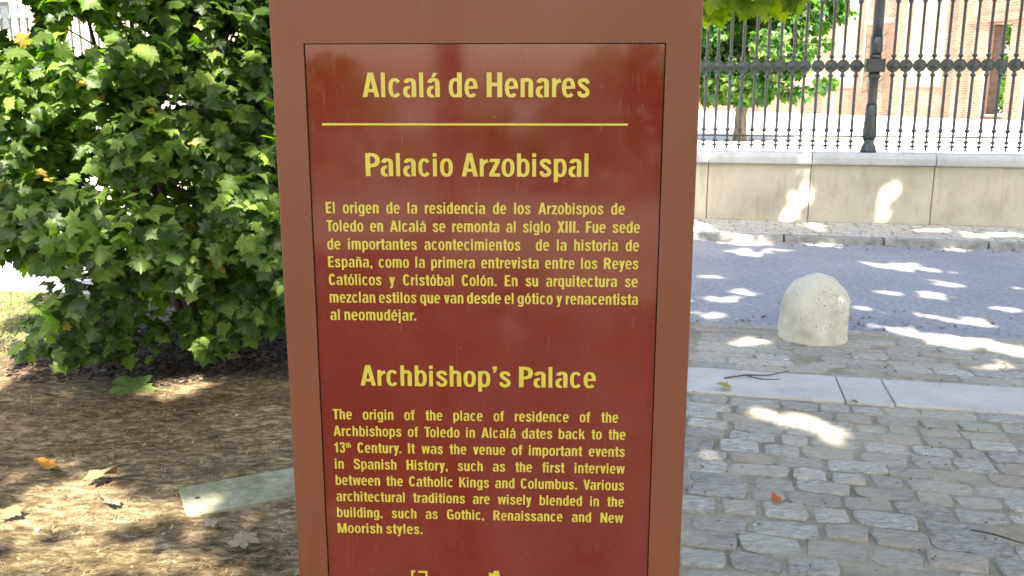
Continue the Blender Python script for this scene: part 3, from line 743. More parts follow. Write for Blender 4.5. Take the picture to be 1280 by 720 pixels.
street_tree((-1.5, -9.0, 0), (-1.4, -8.6, 6.3), (3.8, 3.0, 2.0), 90, 'tall plane tree added behind the viewer at the left to darken the sign reflection', 5)  # this tree and the next are added to darken the panel's reflection
street_tree((6.0, -8.0, 0), (5.1, -7.6, 6.5), (3.6, 3.4, 2.0), 90, 'tall plane tree added behind the viewer at the right to shade the ground the sign mirrors', 6)
hd_ = empty('added_hedge', (0, -14, 0)); tag(hd_, 'long dark green hedge added behind the viewer to show in the sign panel', 'hedge')  # added out of view, its outline shaped for the reflection in the panel
P = np.stack([RNG.uniform(-16, 16, 16000), RNG.uniform(-14.6, -13.4, 16000), 2.9 * RNG.random(16000) ** .8], 1); n = len(P)
hh = 1.5 + .5*np.sin(P[:,0]*1.1+.6) + .35*np.sin(P[:,0]*2.7) + np.where(P[:,0] > 1, .8, 0); P = P[P[:,2] < hh]; n = len(P)
v_, f_, t_ = scatter(SLV, SLF, P - np.array([0, -14, 0]), frames(unit(n) + np.array([0, .6, .6]), unit(n)), RNG.uniform(.16, .26, n), np.clip(RNG.normal(size=n)*.2 + .4, 0, 1))
link('foliage', np_mesh('foliage', v_, f_, M['canopy_leaf'], t_), hd_)['kind'] = 'stuff'

# ---- leafy twig hanging in at the top, right of the sign
bt = empty('overhanging_branch', (1.40, 3.9, 2.40)); tag(bt, 'sunlit yellow green leaves of a branch hanging in right of the sign top', 'branch')
mb = MB(); mb.tube([(0.9,-.4,0.75),(.35,-.1,.25),(-.05,0.0,-.05),(-.35,.05,-.25),(-.62,.08,-.36)], [0.016,0.012,0.008,0.006,0.003], 6)
mb.tube([(-.05,0,-.05),(-.32,.12,-.14),(-.66,.1,-.22)], [0.007,0.005,0.003], 5)
mb.build('twig', M['twig'], bt, True)
n = 130; rr = random.Random(9); bl = []
for k in range(n):
    t_ = rr.random(); x = -.22 - t_ * .42; bl.append((x + rr.uniform(-.07, .07), .05 + rr.uniform(-.17, .2), -0.52 + 0.10*abs(x+.45) + abs(rr.gauss(0, .13))))
for (x, z, s_) in ((-.50, -.50, .1), (-.28, -.51, .11), (-.24,-.47,.09), (-.56,-.44,.09), (-.42,-.44,.1),(-.20,-.42,.08)): bl.append((x, .04, z + .09, s_))
bme = [np_mesh('leaf', tv, tf_, M['branch_leaf'], np.full(len(tv), t_)) for (tv, tf_), t_ in zip(LT, (0.3, .55, .8, .45))]
for k, b_ in enumerate(bl):
    nn = np.array([[rr.gauss(0, .5), -0.7 + rr.gauss(0, .45), 0.7 + rr.gauss(0, .4)]]); td = np.array([[rr.gauss(0, .5), rr.gauss(-.2, .3), -1.0]])
    mt = Matrix([list(r) for r in frames(nn, td)[0]]).to_4x4()
    o = link('leaf', bme[k % 4], bt, loc=b_[:3], rot=mt.to_euler(), scale=((b_[3] if len(b_) > 3 else rr.uniform(.07, .11)),) * 3)

# ---- courtyard tree
ct = empty('courtyard_tree', (4.22, 17.0, 0.70)); tag(ct, 'round green tree with a grey trunk in the sunny courtyard behind the fence', 'tree')
L = np.array([4.22, 17.0, 0.70]); P = []; rr = random.Random(33)
for k in range(190):
    a = rr.uniform(0, 2*PI); q = math.sqrt(rr.random()); zz = rr.uniform(-1, 1); s_ = math.sqrt(1 - zz*zz*0.85)
    c = (3.75 + 2.0*q*math.cos(a)*s_, 17.0 + 1.9*q*math.sin(a)*s_, 3.35 + 1.75*zz)
    p_, _ = ball(190, c, (.36, .36, .26), .3); P.append(p_)
for (x, z) in ((5.55,1.75),(5.4,2.4),(5.75,2.95),(6.0,3.4),(5.1,1.55),(4.2,1.5),(4.6,1.65),(3.8,1.6),(6.2,3.7)):
    p_, _ = ball(90, (x, 16.6, z), (.3, .3, .17), .2); P.append(p_)
P = np.concatenate(P); n = len(P)
N = (P - np.array([3.75, 17, 3.0])) * 0.4 + np.array([0, 0, .8]) + .6*RNG.normal(size=(n, 3))
MMx = frames(N, (P - np.array([3.75, 17, 4.0])) + RNG.normal(size=(n, 3)) * .8 + np.array([0, 0, -.8]))
v_, f_, t_ = scatter(SLV, SLF, P - L, MMx, RNG.uniform(0.09, 0.15, n), np.clip(RNG.normal(size=n)*.25 + .5, 0, 1))
link('crown', np_mesh('crown', v_, f_, M['court_leaf'], t_), ct)['kind'] = 'stuff'
mb = MB(); mb.tube([(0,0,-0.05),(0.0,0,0.2),(0.01,0,1.2),(-.1,0,2.2),(-.4,0,3.6)], [0.14,0.115,0.105,0.09,0.04], 10)
mb.tube([(0,0,1.1),(.4,.1,1.8),(.9,-.1,2.6)], [0.06,0.045,0.02], 6); mb.tube([(-.05,0,1.5),(-.7,.1,2.2),(-1.3,-.1,2.8)], [0.06,0.045,0.02], 6)
mb.build('trunk', M['bark'], ct, True)
# greenery seen through the doorway
gt = empty('garden_tree', (22.4, 43.0, 0.6)); tag(gt, 'bright green garden tree seen through the open palace doorway', 'tree')
P = np.concatenate([ball(110, (22.4 + rr.uniform(-2.5, 2.5), 43.0 + rr.uniform(-2, 2), rr.uniform(0.9, 6.0)), (.6, .6, .5), .2)[0] for k in range(60)]); n = len(P)
v_, f_, t_ = scatter(SLV, SLF, P - np.array([22.4, 43.0, .6]), frames(unit(n) + np.array([0,0,.8]), unit(n)), RNG.uniform(.14, .24, n), np.clip(RNG.normal(size=n)*.25 + .7, 0, 1))
link('crown', np_mesh('crown', v_, f_, M['court_leaf'], t_), gt)['kind'] = 'stuff'
mb = MB(); mb.tube([(0,0,0),(0,0,3.0)], [.14,.08], 8); mb.build('trunk', M['bark'], gt, True)

# ------------------------------------------------------------------ bollard
def bollard():
    mb = MB(); prof = [(0.224,-0.03),(0.222,0.0),(0.220,0.03),(0.219,0.06),(0.218,0.09),(0.217,0.12),(0.216,0.15),(0.215,0.175),(0.213,0.20)]
    for k in range(1, 20):
        a = k / 20 * PI / 2; prof.append((0.214 * math.cos(a) ** 0.92, 0.20 + 0.215 * math.sin(a)))
    prof.append((0.006, 0.416))
    mb.lathe(prof, 96)
    V = []
    for x, y, z in mb.v:
        p = Vector((x, y, z)); nrm = Vector((x, y, max(0, z - .2))).normalized() if (x or y) else Vector((0,0,1))
        d = noise.noise(p * 5) * 0.013 + noise.noise(p * 16 + Vector((3,1,7))) * 0.008 + noise.noise(p*38) * 0.005 + noise.noise(p*80)*.003
        if z < 0.1: d += -0.012 * max(0, noise.noise(p * 9 + Vector((9,9,9))))
        V.append(tuple(p + nrm * d))
    mb.v = V
    o = mb.build('stone_bollard', M['bollard'], None, True, loc=(1.93, 5.62, 0.0), rot=(0.0, 0.02, 0.6), scale=(.965,.965,1))
    tag(o, 'short dome-topped limestone bollard with pitted surface standing on the cobbles by the road', 'bollard')
bollard()

# ------------------------------------------------------------------ utility cover
def cover():
    d = Vector((0.345, 0.170)).normalized(); rz = math.atan2(d.y, d.x)
    t = empty('utility_cover', (-1.185, 3.055, 0.006), rz); tag(t, 'pale green rectangular utility cover lying in the dirt beside the sign', 'utility cover')
    Wd, Ln, r_ = 0.265, 0.82, 0.03; pts = []
    for cx, cy, a0 in ((Ln - r_, r_, -90), (Ln - r_, Wd - r_, 0), (r_, Wd - r_, 90), (r_, r_, 180)):
        for k in range(5): a = R(a0 + k * 22.5); pts.append((cx + r_*math.cos(a), cy + r_*math.sin(a)))
    n = len(pts); cxm, cym = Ln/2, Wd/2
    ins = lambda e: [(x + (e if x < cxm else -e), y + (e if y < cym else -e)) for x, y in pts]
    mb = MB(); mb.add([(x,y,-.03) for x,y in pts] + [(x,y,.014) for x,y in pts] + [(x,y,.019) for x,y in ins(.005)],
        [tuple(range(2*n, 3*n))] + [(k,(k+1)%n,n+(k+1)%n,n+k) for k in range(n)] + [(n+k,n+(k+1)%n,2*n+(k+1)%n,2*n+k) for k in range(n)])
    m = simple('cover_green', [(0.3, (0.12,0.125,0.08)), (0.5, (0.20,0.21,0.145)), (0.7, (0.30,0.29,0.21))], 18, bscale=120, bs=0.5, bd=0.003, rough=0.7, big=(4, (0.85,0.8,0.7)), detail=10)
    mb.build('lid', m, t)
    for hx in (0.055, Ln - .055):
        h = MB(); h.lathe([(0.011, 0.0192), (0.011, 0.0202), (0.004, 0.0204)], 12, c=(hx, Wd*.5, 0)); h.build('bolt_hole', M['glass'], t)
cover()

# ------------------------------------------------------------------ sign
B = R(2.0); SX = -0.034
sg = empty('information_sign', (SX * math.cos(B), 1.15 - SX * math.sin(B), 0), -B)
tag(sg, 'tall brown red information sign with yellow writing about the palace, standing in front', 'sign')
def hous_mat():
    m, nt, b = base_mat('brown_enamel', 0.42, 0.30)
    v = coords(nt)
    c = ramp(nt, noise_n(nt, 3, 4, 0.5, v), [(0.3, (0.172,0.054,0.024)), (0.7, (0.20,0.063,0.028))])
    st_ = coords(nt, (30, 30, 1.2))
    c = mixc(nt, ramp(nt, noise_n(nt, 1.6, 6, 0.7, st_), [(0.56, (0,0,0)), (0.8, (0.22,)*3)]), c, (0.30, 0.17, 0.11))
    c = mixc(nt, ramp(nt, noise_n(nt, 150, 3, 0.6, v), [(0.69, (0,0,0)), (0.76, (0.35,)*3)]), c, (0.32, 0.20, 0.14))
    nt.links.new(c, b.inputs['Base Color'])
    nt.links.new(ramp(nt, noise_n(nt, 9, 5, 0.6, v), [(0.3, (0.38,)*3), (0.7, (0.5,)*3)]), b.inputs['Roughness'])
    bump(nt, b, noise_n(nt, 220, 2, 0.5, v), 0.04, 0.0005)
    return m
def panel_mat():
    m, nt, b = base_mat('glossy_red_panel', 0.12, 0.42)
    v = coords(nt)
    c = ramp(nt, noise_n(nt, 5, 5, 0.6, v), [(0.3, (0.148,0.019,0.010)), (0.7, (0.180,0.025,0.012))])
    # dust, scuffs and fine scratches
    sc1 = nt.nodes.new('ShaderNodeMapping'); sc1.inputs['Rotation'].default_value = (0, 0.5, 0); sc1.inputs['Scale'].default_value = (14, 1, 1.2)
    t = nt.nodes.new('ShaderNodeTexCoord'); nt.links.new(t.outputs['Object'], sc1.inputs[0])
    scr = ramp(nt, noise_n(nt, 12, 6, 0.7, sc1.outputs[0], 1.5), [(0.60, (0,0,0)), (0.74, (0.4,)*3)])
    spk = ramp(nt, noise_n(nt, 130, 3, 0.6, v), [(0.70, (0,0,0)), (0.76, (0.5,)*3)])
    dust = ramp(nt, noise_n(nt, 2.6, 6, 0.7, v), [(0.42, (0.0,)*3), (0.72, (0.22,)*3)])
    f = mixc(nt, 1.0, mixc(nt, 1.0, scr, spk, 'ADD'), dust, 'ADD')
    c = mixc(nt, f, c, (0.26, 0.13, 0.09))
    nt.links.new(c, b.inputs['Base Color'])
    rg = mixc(nt, f, (0.045,0.045,0.045), (0.45,0.45,0.45)); nt.links.new(rg, b.inputs['Roughness'])
    bump(nt, b, noise_n(nt, 5, 2, 0.5, v), 0.015, 0.002)
    pass
    return m
HM, PM = hous_mat(), panel_mat()
hx, hd, ht = 0.2660, 0.075, 2.15                  # half width, depth, height
px0, px1, pz0, pz1 = -0.2245, 0.2225, 0.52, 1.5830 # opening for the panel
def housing():
    bv = 0.004; V = []; F = []; mb = MB()
    ys, rec = 0.0, 0.012
    # front frame as a ring round the opening, outer edges bevelled
    o_ = [(-hx+bv, 0, 0), (hx-bv, 0, 0), (hx-bv, 0, ht-bv), (-hx+bv, 0, ht-bv)]
    i_ = [(px0,0,pz0),(px1,0,pz0),(px1,0,pz1),(px0,0,pz1)]
    ib = [(px0,rec,pz0),(px1,rec,pz0),(px1,rec,pz1),(px0,rec,pz1)]
    o1 = [(-hx+.0012,.0012,0),(hx-.0012,.0012,0),(hx-.0012,.0012,ht-.0012),(-hx+.0012,.0012,ht-.0012)]
    o2 = [(-hx,bv,0),(hx,bv,0),(hx,bv,ht),(-hx,bv,ht)]
    o3 = [(-hx,hd,0),(hx,hd,0),(hx,hd,ht),(-hx,hd,ht)]
    rings = [ib, i_, o_, o1, o2, o3]
    for r_ in rings: V += r_
    for a in range(5):
        for k in range(4):
            F.append((a*4+k, a*4+(k+1)%4, (a+1)*4+(k+1)%4, (a+1)*4+k))
    F.append((20,23,22,21)); F.append((0,1,2,3))
    mb.add(V, F); return mb.build('housing', HM, sg)
housing()
gap = 0.0013
mb = MB(); mb.box(px0+gap, px1-gap, 0.0030, 0.0105, pz0+gap, pz1-gap)
pn = mb.build('panel', PM, sg)
mb = MB(); mb.box(px0+.0003, px1-.0003, 0.0108, 0.0118, pz0+.0003, pz1-.0003); mb.build('backing', M['glass'], sg)
mb = MB(); mb.box(-hx-.04, hx+.04, -0.03, hd+.03, -0.02, 0.03); mb.build('plinth', M['kerb'], sg)

YM = simple('yellow_lettering', [(0.3, (0.54,0.43,0.05)), (0.7, (0.60,0.49,0.065))], 40, rough=0.3, bs=0, spec=0.5)

# ---- condensed lettering drawn glyph by glyph (unit = cap height)
SW, TH, XH = 0.160, 0.125, 0.76
def ring(x0, y0, x1, y1, a0=0, a1=360, sx=SW, sy=TH, n=None, p=2.5):
    n = n or max(4, int(abs(a1 - a0) / 15)); cx, cy, rx, ry = (x0+x1)/2, (y0+y1)/2, (x1-x0)/2, (y1-y0)/2
    out, inn = [], []
    for k in range(n + 1):
        a = R(a0 + (a1 - a0) * k / n); c, s_ = math.cos(a), math.sin(a)
        q = (abs(c) ** p + abs(s_) ** p) ** (-1 / p)
        out.append((cx + rx*q*c, cy + ry*q*s_)); inn.append((cx + max(rx - sx, .01)*q*c, cy + max(ry - sy, .01)*q*s_))
    return ('strip', out, inn)
def rect(x0, y0, x1, y1): return ('poly', [(x0,y0),(x1,y0),(x1,y1),(x0,y1)])
def poly(*p): return ('poly', list(p))
def path(pts, w):
    # Catmull-Rom through pts, width w (float or list)
    ws = w if isinstance(w, list) else [w] * len(pts)
    P_ = [pts[0]] + list(pts) + [pts[-1]]; W_ = [ws[0]] + list(ws) + [ws[-1]]; C = []
    for i in range(1, len(P_) - 2):
        for k in range(4):
            t = k / 4; q = []
            for d in (0, 1):
                a, b, c, e = P_[i-1][d], P_[i][d], P_[i+1][d], P_[i+2][d]
                q.append(0.5 * (2*b + (c-a)*t + (2*a-5*b+4*c-e)*t*t + (3*b-a-3*c+e)*t**3))
            C.append((q[0], q[1], W_[i] + (W_[i+1]-W_[i])*t))
    C.append((pts[-1][0], pts[-1][1], ws[-1]))
    L_, R_ = [], []
    for i, (x, y, ww) in enumerate(C):
        a = C[max(0, i-1)]; b = C[min(len(C)-1, i+1)]; dx, dy = b[0]-a[0], b[1]-a[1]; l = math.hypot(dx, dy) or 1
        L_.append((x - dy/l*ww/2, y + dx/l*ww/2)); R_.append((x + dy/l*ww/2, y - dx/l*ww/2))
    return ('strip', L_, R_)
s_pts = [(.405,.545),(.375,.655),(.245,.695),(.115,.655),(.095,.565),(.165,.465),(.30,.36),(.40,.255),(.385,.115),(.245,.055),(.105,.11),(.078,.235)]
S_pts = [(.49,.70),(.45,.87),(.29,.935),(.13,.875),(.10,.745),(.18,.62),(.36,.49),(.49,.34),(.47,.14),(.29,.065),(.12,.135),(.085,.31)]
def acc(x): return poly((x-.06,.80),(x+.05,.80),(x+.20,.98),(x+.02,.98))
G = {
 'a': (.515, [rect(.335,0,.515,.56), ring(.025,.33,.515,.775,0,168,.18,.135), ring(0,-.015,.44,.455,70,292,.165,.125)]),
 'b': (.515, [rect(0,0,SW,1), ring(.0,-.015,.515,.775)]),
 'c': (.495, [ring(0,-.015,.5,.775,38,322)]),
 'd': (.515, [rect(.33,0,.515,1), ring(0,-.015,.515,.775)]),
 'e': (.515, [ring(0,-.015,.515,.775,-6,318), rect(.15,.335,.36,.445)]),
 'f': (.34, [rect(.075,0,.26,.80), ring(.075,.62,.50,1.005,92,180,SW,.14), rect(.285,.865,.35,1.005), rect(-.01,.63,.345,.755)]),
 'g': (.515, [rect(.33,-.03,.515,.76), ring(0,-.0,.515,.775), ring(.01,-.245,.515,.16,200,360,SW,.13)]),
 'h': (.49, [rect(0,0,SW,1), ring(.0,.30,.49,.775,0,140,SW,.15), rect(.305,0,.49,.54)]),
 'i': (.19, [rect(0,0,SW,.76), rect(0,.845,SW,1)]),
 'j': (.19, [rect(0,-.08,SW,.76), rect(0,.845,SW,1), ring(-.24,-.245,SW,.06,270,360,SW,.13)]),
 'k': (.52, [rect(0,0,SW,1), poly((.185,.30),(.185,.52),(.31,.76),(.50,.76)), poly((.22,.40),(.34,.53),(.53,0),(.33,0))]),
 'l': (.19, [rect(0,0,SW,1)]),
 'm': (.785, [rect(0,0,SW,.76), ring(.0,.30,.485,.775,0,140,.175,.14), rect(.305,0,.48,.54), ring(.30,.30,.785,.775,0,140,.175,.14), rect(.605,0,.785,.54)]),
 'n': (.49, [rect(0,0,SW,.76), ring(.0,.30,.49,.775,0,140,SW,.15), rect(.305,0,.49,.54)]),
 'o': (.52, [ring(0,-.015,.52,.775)]),
 'p': (.515, [rect(0,-.235,SW,.76), ring(0,-.015,.515,.775)]),
 'q': (.515, [rect(.33,-.235,.515,.76), ring(0,-.015,.515,.775)]),
 'r': (.335, [rect(0,0,SW,.76), path([(.13,.46),(.19,.61),(.335,.685)], [.08,.13,.17])]),
 's': (.485, [path(s_pts, .15)]),
 't': (.35, [rect(.085,.13,.27,.95), ring(.085,-.01,.47,.33,180,268,SW,.13), rect(.275,-.008,.345,.125), rect(0,.63,.35,.755)]),
 'u': (.49, [rect(0,.22,SW,.76), ring(0,-.015,.49,.46,180,322,SW,.15), rect(.305,0,.49,.76)]),
 'v': (.50, [poly((0,.76),(.19,.76),(.325,0),(.165,0)), poly((.50,.76),(.31,.76),(.175,0),(.335,0))]),
 'w': (.76, [poly((0,.76),(.175,.76),(.28,0),(.125,0)), poly((.305,.76),(.41,.76),(.28,0),(.15,0)), poly((.35,.76),(.455,.76),(.61,0),(.48,0)), poly((.76,.76),(.585,.76),(.48,0),(.635,0))]),
 'y': (.50, [poly((0,.76),(.19,.76),(.33,.0),(.17,.0)), poly((.50,.76),(.31,.76),(.13,-.10),(.28,-.10)), path([(.235,-.05),(.18,-.17),(.05,-.185)], [.17,.15,.12])]),
 'z': (.45, [rect(.015,.625,.435,.76), rect(0,0,.45,.135), poly((0,.13),(.19,.13),(.435,.63),(.25,.63))]),
 'A': (.665, [poly((0,0),(.18,0),(.40,1),(.225,1)), poly((.665,0),(.485,0),(.265,1),(.44,1)), rect(.17,.20,.50,.335)]),
 'B': (.60, [rect(0,0,.195,1), ring(-.22,.46,.575,1,-90,90,.19,.14), ring(-.2,0,.60,.60,-90,90,.19,.14), rect(.19,.86,.3,1), rect(.19,0,.3,.14), rect(.19,.455,.3,.595)]),
 'C': (.59, [ring(0,-.015,.595,1.015,36,324,.195,.15)]),
 'E': (.49, [rect(0,0,.195,1), rect(.195,.855,.48,1), rect(.195,.44,.45,.575), rect(.195,0,.49,.145)]),
 'F': (.47, [rect(0,0,.195,1), rect(.195,.855,.47,1), rect(.195,.43,.44,.57)]),
 'G': (.61, [ring(0,-.015,.60,1.015,36,300,.195,.15), rect(.32,.40,.60,.525), rect(.45,0,.60,.45)]),
 'H': (.61, [rect(0,0,.195,1), rect(.415,0,.61,1), rect(.195,.445,.415,.59)]),
 'I': (.2, [rect(0,0,.195,1)]),
 'K': (.62, [rect(0,0,.195,1), poly((.195,.36),(.195,.60),(.39,1),(.60,1)), poly((.26,.46),(.39,.62),(.64,0),(.42,0))]),
 'M': (.78, [rect(0,0,.175,1), rect(.605,0,.78,1), poly((.0,1),(.22,1),(.46,0),(.33,0)), poly((.78,1),(.56,1),(.32,0),(.45,0))]),
 'N': (.62, [rect(0,0,.18,1), rect(.44,0,.62,1), poly((0,1),(.2,1),(.62,0),(.42,0))]),
 'P': (.585, [rect(0,0,.195,1), ring(-.2,.385,.59,1,-90,90,.19,.14), rect(.19,.86,.25,1), rect(.19,.385,.25,.525)]),
 'R': (.61, [rect(0,0,.195,1), ring(-.2,.42,.59,1,-90,90,.19,.14), rect(.19,.86,.25,1), rect(.19,.42,.25,.56), poly((.25,.45),(.44,.47),(.61,0),(.40,0))]),
 'S': (.58, [path(S_pts, .165)]),
 'T': (.54, [rect(0,.855,.54,1), rect(.172,0,.368,.855)]),
 'V': (.62, [poly((0,1),(.2,1),(.40,0),(.22,0)), poly((.62,1),(.42,1),(.22,0),(.40,0))]),
 'X': (.60, [poly((0,1),(.21,1),(.60,0),(.39,0)), poly((.60,1),(.39,1),(0,0),(.21,0))]),
 '1': (.36, [rect(.16,0,.34,1), poly((.0,.68),(.17,.68),(.17,.98),(.12,.84),(.0,.80))]),
 '3': (.52, [path([(.09,.77),(.13,.90),(.26,.935),(.39,.88),(.41,.74),(.34,.60),(.22,.545)], .16), path([(.22,.535),(.36,.48),(.425,.29),(.38,.11),(.25,.065),(.13,.11),(.085,.27)], .165)]),
 '.': (.19, [rect(0,0,.185,.17)]),
 ',': (.19, [poly((0,.17),(0,0),(.09,0),(.06,-.14),(.13,-.14),(.185,.0),(.185,.17))]),
 '’': (.20, [poly((.01,1),(.01,.84),(.10,.84),(.02,.70),(.10,.69),(.195,.84),(.195,1))]),
}
G['á'] = (.515, G['a'][1] + [acc(.24)]); G['é'] = (.515, G['e'][1] + [acc(.23)]); G['ó'] = (.52, G['o'][1] + [acc(.23)])
G['ñ'] = (.49, G['n'][1] + [path([(.06,.86),(.15,.92),(.25,.885),(.34,.85),(.43,.91)], .075)])
ROUND = set('acdeoqgóáésCGS'); ROUNDR = set('bceopóséCS'); DIAG = set('vwyAVXTz'); 
def sb(c, right):
    if c in DIAG: return 0.015
    if c in (ROUNDR if right else ROUND): return 0.042
    if c in 'rft' and right: return 0.01
    if c in 'ft': return 0.02
    if c in 'FPLK' and right: return 0.02
    if c in '.,’': return 0.05
    return 0.062
KERN = {('A','r'): .0, ('P','a'): -.03, ('T','o'): -.09, ('r','.'): -.06, ('y','.'): -.06, ('V','a'): -.06, ('p','’'): .0, ('r','y'): .03, ('r','v'): .03, ('r','z'): .03}
def word_w(wd):
    x = 0
    for i, c in enumerate(wd):
        if i: x += sb(wd[i-1], True) + sb(c, False) + KERN.get((wd[i-1], c), 0)
        x += G[c][0]
    return x
def put(mb, c, x, y, sx, sy):
    for k, prim in enumerate(G[c][1]):
        yy = 0.00262 - 0.00005 * k
        if prim[0] == 'poly':
            p = prim[1]; 
            ar = sum(p[i][0]*p[(i+1)%len(p)][1] - p[(i+1)%len(p)][0]*p[i][1] for i in range(len(p)))
            if ar < 0: p = p[::-1]
            mb.add([(x + a*sx, yy, y + b*sy) for a, b in p], [tuple(range(len(p)))])
        else:
            o_, i_ = prim[1], prim[2]; n = len(o_)
            mb.add([(x + a*sx, yy, y + b*sy) for a, b in o_ + i_], [(k_, k_+1, n+k_+1, n+k_) for k_ in range(n-1)])
def text_line(name, text, x0, x1, z, cap, hs=1.0, fit='space', spaces=None, drop=0.0):
    """words between x0 and x1 (sign coordinates) on baseline z"""
    words = text.split(' '); ww = [word_w(w_) * cap * hs if w_ else 0 for w_ in words]
    if 'th' in text and text.startswith('13'): pass
    tot = sum(ww); ng = len(words) - 1
    sup = text.startswith('13th')
    if sup: ww[0] = (word_w('13') + 0.03 + word_w('th') * 0.52) * cap * hs; tot = sum(ww)
    if fit == 'scale':
        nat = tot + ng * 0.36 * cap * hs; k = (x1 - x0) / nat; hs *= k; ww = [a*k for a in ww]; gp = 0.36 * cap * hs
    elif fit == 'natural': gp = 0.32 * cap * hs
    else: gp = (x1 - x0 - tot) / max(1, ng)
    mb = MB(); x = x0
    for wi, w_ in enumerate(words):
        xx = x; prev = None
        for ci, c in enumerate(w_):
            small = sup and wi == 0 and ci >= 2; k = 0.52 if small else 1.0
            if ci:
                xx += (sb(prev, True) + sb(c, False) + KERN.get((prev, c), 0)) * cap * hs * k
            zz = z - drop * (xx - x0) / (x1 - x0) + (0.48 * cap if small else 0)
            put(mb, c, xx - SX, zz, cap * hs * k, cap * k); xx += G[c][0] * cap * hs * k; prev = c
        x += ww[wi] + gp
    return mb.build(name, YM, pn)
text_line('heading', 'Alcalá de Henares', -.1872, .0962, 1.5180, .0300, fit='scale')
text_line('heading', 'Palacio Arzobispal', -.1865, .0972, 1.4195, .0292, fit='scale')
text_line('heading', 'Archbishop’s Palace', -.2030, .1110, 1.1400, .0285, fit='scale')
mb = MB(); mb.box(-.2399 - SX, .1446 - SX, .00258, .0029, 1.4832, 1.4858); mb.build('rule_line', YM, pn)
ES = ['El origen de la residencia de los Arzobispos de', 'Toledo en Alcalá se remonta al siglo XIII. Fue sede', 'de importantes acontecimientos  de la historia de',
      'España, como la primera entrevista entre los Reyes', 'Católicos y Cristóbal Colón. En su arquitectura se', 'mezclan estilos que van desde el gótico y renacentista', 'al neomudéjar.']
er = [.1434, .1634, .1630, .1627, .1625, .1635, -.1262]
for i, (t_, x1) in enumerate(zip(ES, er)):
    text_line('text_line', t_, -.2399, x1, 1.3717 - i * .02358, .0147, hs=1.03, fit='space' if i < 6 else 'scale')
EN = ['The origin of the place of residence of the', 'Archbishops of Toledo in Alcalá dates back to the', '13th Century. It was the venue of important events', 'in Spanish History, such as the first interview',
      'between the Catholic Kings and Columbus. Various', 'architectural traditions are wisely blended in the', 'building, such as Gothic, Renaissance and New', 'Moorish styles.']
er = [.1421, .1523, .1519, .1525, .1521, .1527, .1522, -.1240]
for i, (t_, x1) in enumerate(zip(EN, er)):
    text_line('text_line', t_, -.2423, x1, 1.0918 - i * .02378, .0146, hs=1.03, fit='space' if i < 7 else 'scale', drop=[.0,.0003,.001,.0016,.002,.0022,.0022,0][i])
# tops of the two emblems at the foot of the panel
mb = MB()
def fr(x0, z0, x1, z1): mb.add([(x0 - SX, .0026, z0), (x1 - SX, .0026, z0), (x1 - SX, .0026, z1), (x0 - SX, .0026, z1)], [(0,1,2,3)])
fr(-.1415, .800, -.1385, .8700); fr(-.1385, .8668, -.1355, .8700); fr(-.1215, .800, -.1185, .8695); fr(-.1315, .8665, -.1215, .8695); fr(-.1385,.800,-.1215,.8035)
mb.build('frame_emblem', YM, pn)
mb = MB()
mb.add([(x - SX, .0026, z) for x, z in [(-.0325,.800),(-.0290,.800),(-.0290,.8640),(-.0255,.8610),(-.0170,.800),(-.0050,.800),(-.0185,.8715),(-.0235,.8720),(-.0262,.8705),(-.0270,.8675),(-.0325,.8690)]], [tuple(range(11))])
mb.build('letter_emblem', YM, pn)

# ------------------------------------------------------------------ fallen leaves, litter, mulch, grass
def fl_mat(name, c):
    return simple(name, [(0.3, tuple(x*.7 for x in c)), (0.5, c), (0.7, tuple(min(1, x*1.3) for x in c))], 14, bs=0.3, bd=0.004, rough=0.7)
LB = leaf_template(0.10, 0.25, 12); LC = leaf_template(-0.22, 0.4, 13); LD = leaf_template(0.28, -0.3, 14)
def fallen(x, y, z, s_, rz, c, tmpl, label, tilt=(0,0), name='fallen_leaf'):
    nm = 'leaf_%s' % ''.join('%02x' % int(v*99) for v in c)
    if nm not in M['fallen']: M['fallen'][nm] = fl_mat(nm, tuple(q*.6 for q in c))
    me = np_mesh('fallen_leaf', tmpl[0], tmpl[1], M['fallen'][nm])
    o = link(name, me, None, loc=(x, y, z + s_*0.12), rot=(tilt[0], tilt[1], rz), scale=(s_,)*3)
    tag(o, label, 'leaf', 'leaves fallen on the ground')
fallen(-2.0, 4.56, .045, .24, -2.9, (0.13,0.20,0.045), LB, 'large green fallen leaf lying in front of the shrub', (-0.45, 0.05))
fallen(-1.86, 3.42, .04, .10, 1.2, (0.62,0.30,0.05), LC, 'small orange fallen leaf on the dirt at the left', (0.4, 0.3))
fallen(-1.66, 3.37, .04, .13, -2.0, (0.34,0.28,0.12), LD, 'olive tan fallen leaf beside the orange leaf', (0.2, -0.2))
fallen(-1.80, 3.01, .03, .08, .4, (0.36,0.20,0.09), LC, 'pale brown fallen leaf nearest the left edge', (0.3, 0))
fallen(-1.47, 3.14, .03, .09, 2.3, (0.34,0.27,0.18), LD, 'curled pale fallen leaf in the sun patch left of the cover', (0.5, 0.2))
fallen(-0.93, 2.80, .03, .105, -.6, (0.36,0.27,0.15), LB, 'dry tan fallen leaf close to the foot of the sign', (0.2, -.1))
fallen(1.13, 4.50, .02, .08, .9, (0.50,0.42,0.12), LC, 'yellow fallen leaf at the front edge of the white stone strip', (0.3, 0))
fallen(1.01, 3.17, .02, .05, .5, (0.55,0.18,0.05), LD, 'small orange red fallen leaf among the cobbles', (0.3, 0))
fallen(-1.60, 5.02, .03, .09, .5, (0.30,0.26,0.08), LB, 'yellow green fallen leaf on the dark mulch under the shrub', (.2, 0))
fallen(1.72, 4.30, .02, .035, .5, (0.20,0.26,0.05), LB, 'tiny green fallen leaf on the cobbles near the white strip', (.2, 0))
fallen(-1.05, 2.98, .03, .06, 1.5, (0.36,0.29,0.2), LD, 'small bleached leaf scrap in front of the utility cover', (.2, 0))
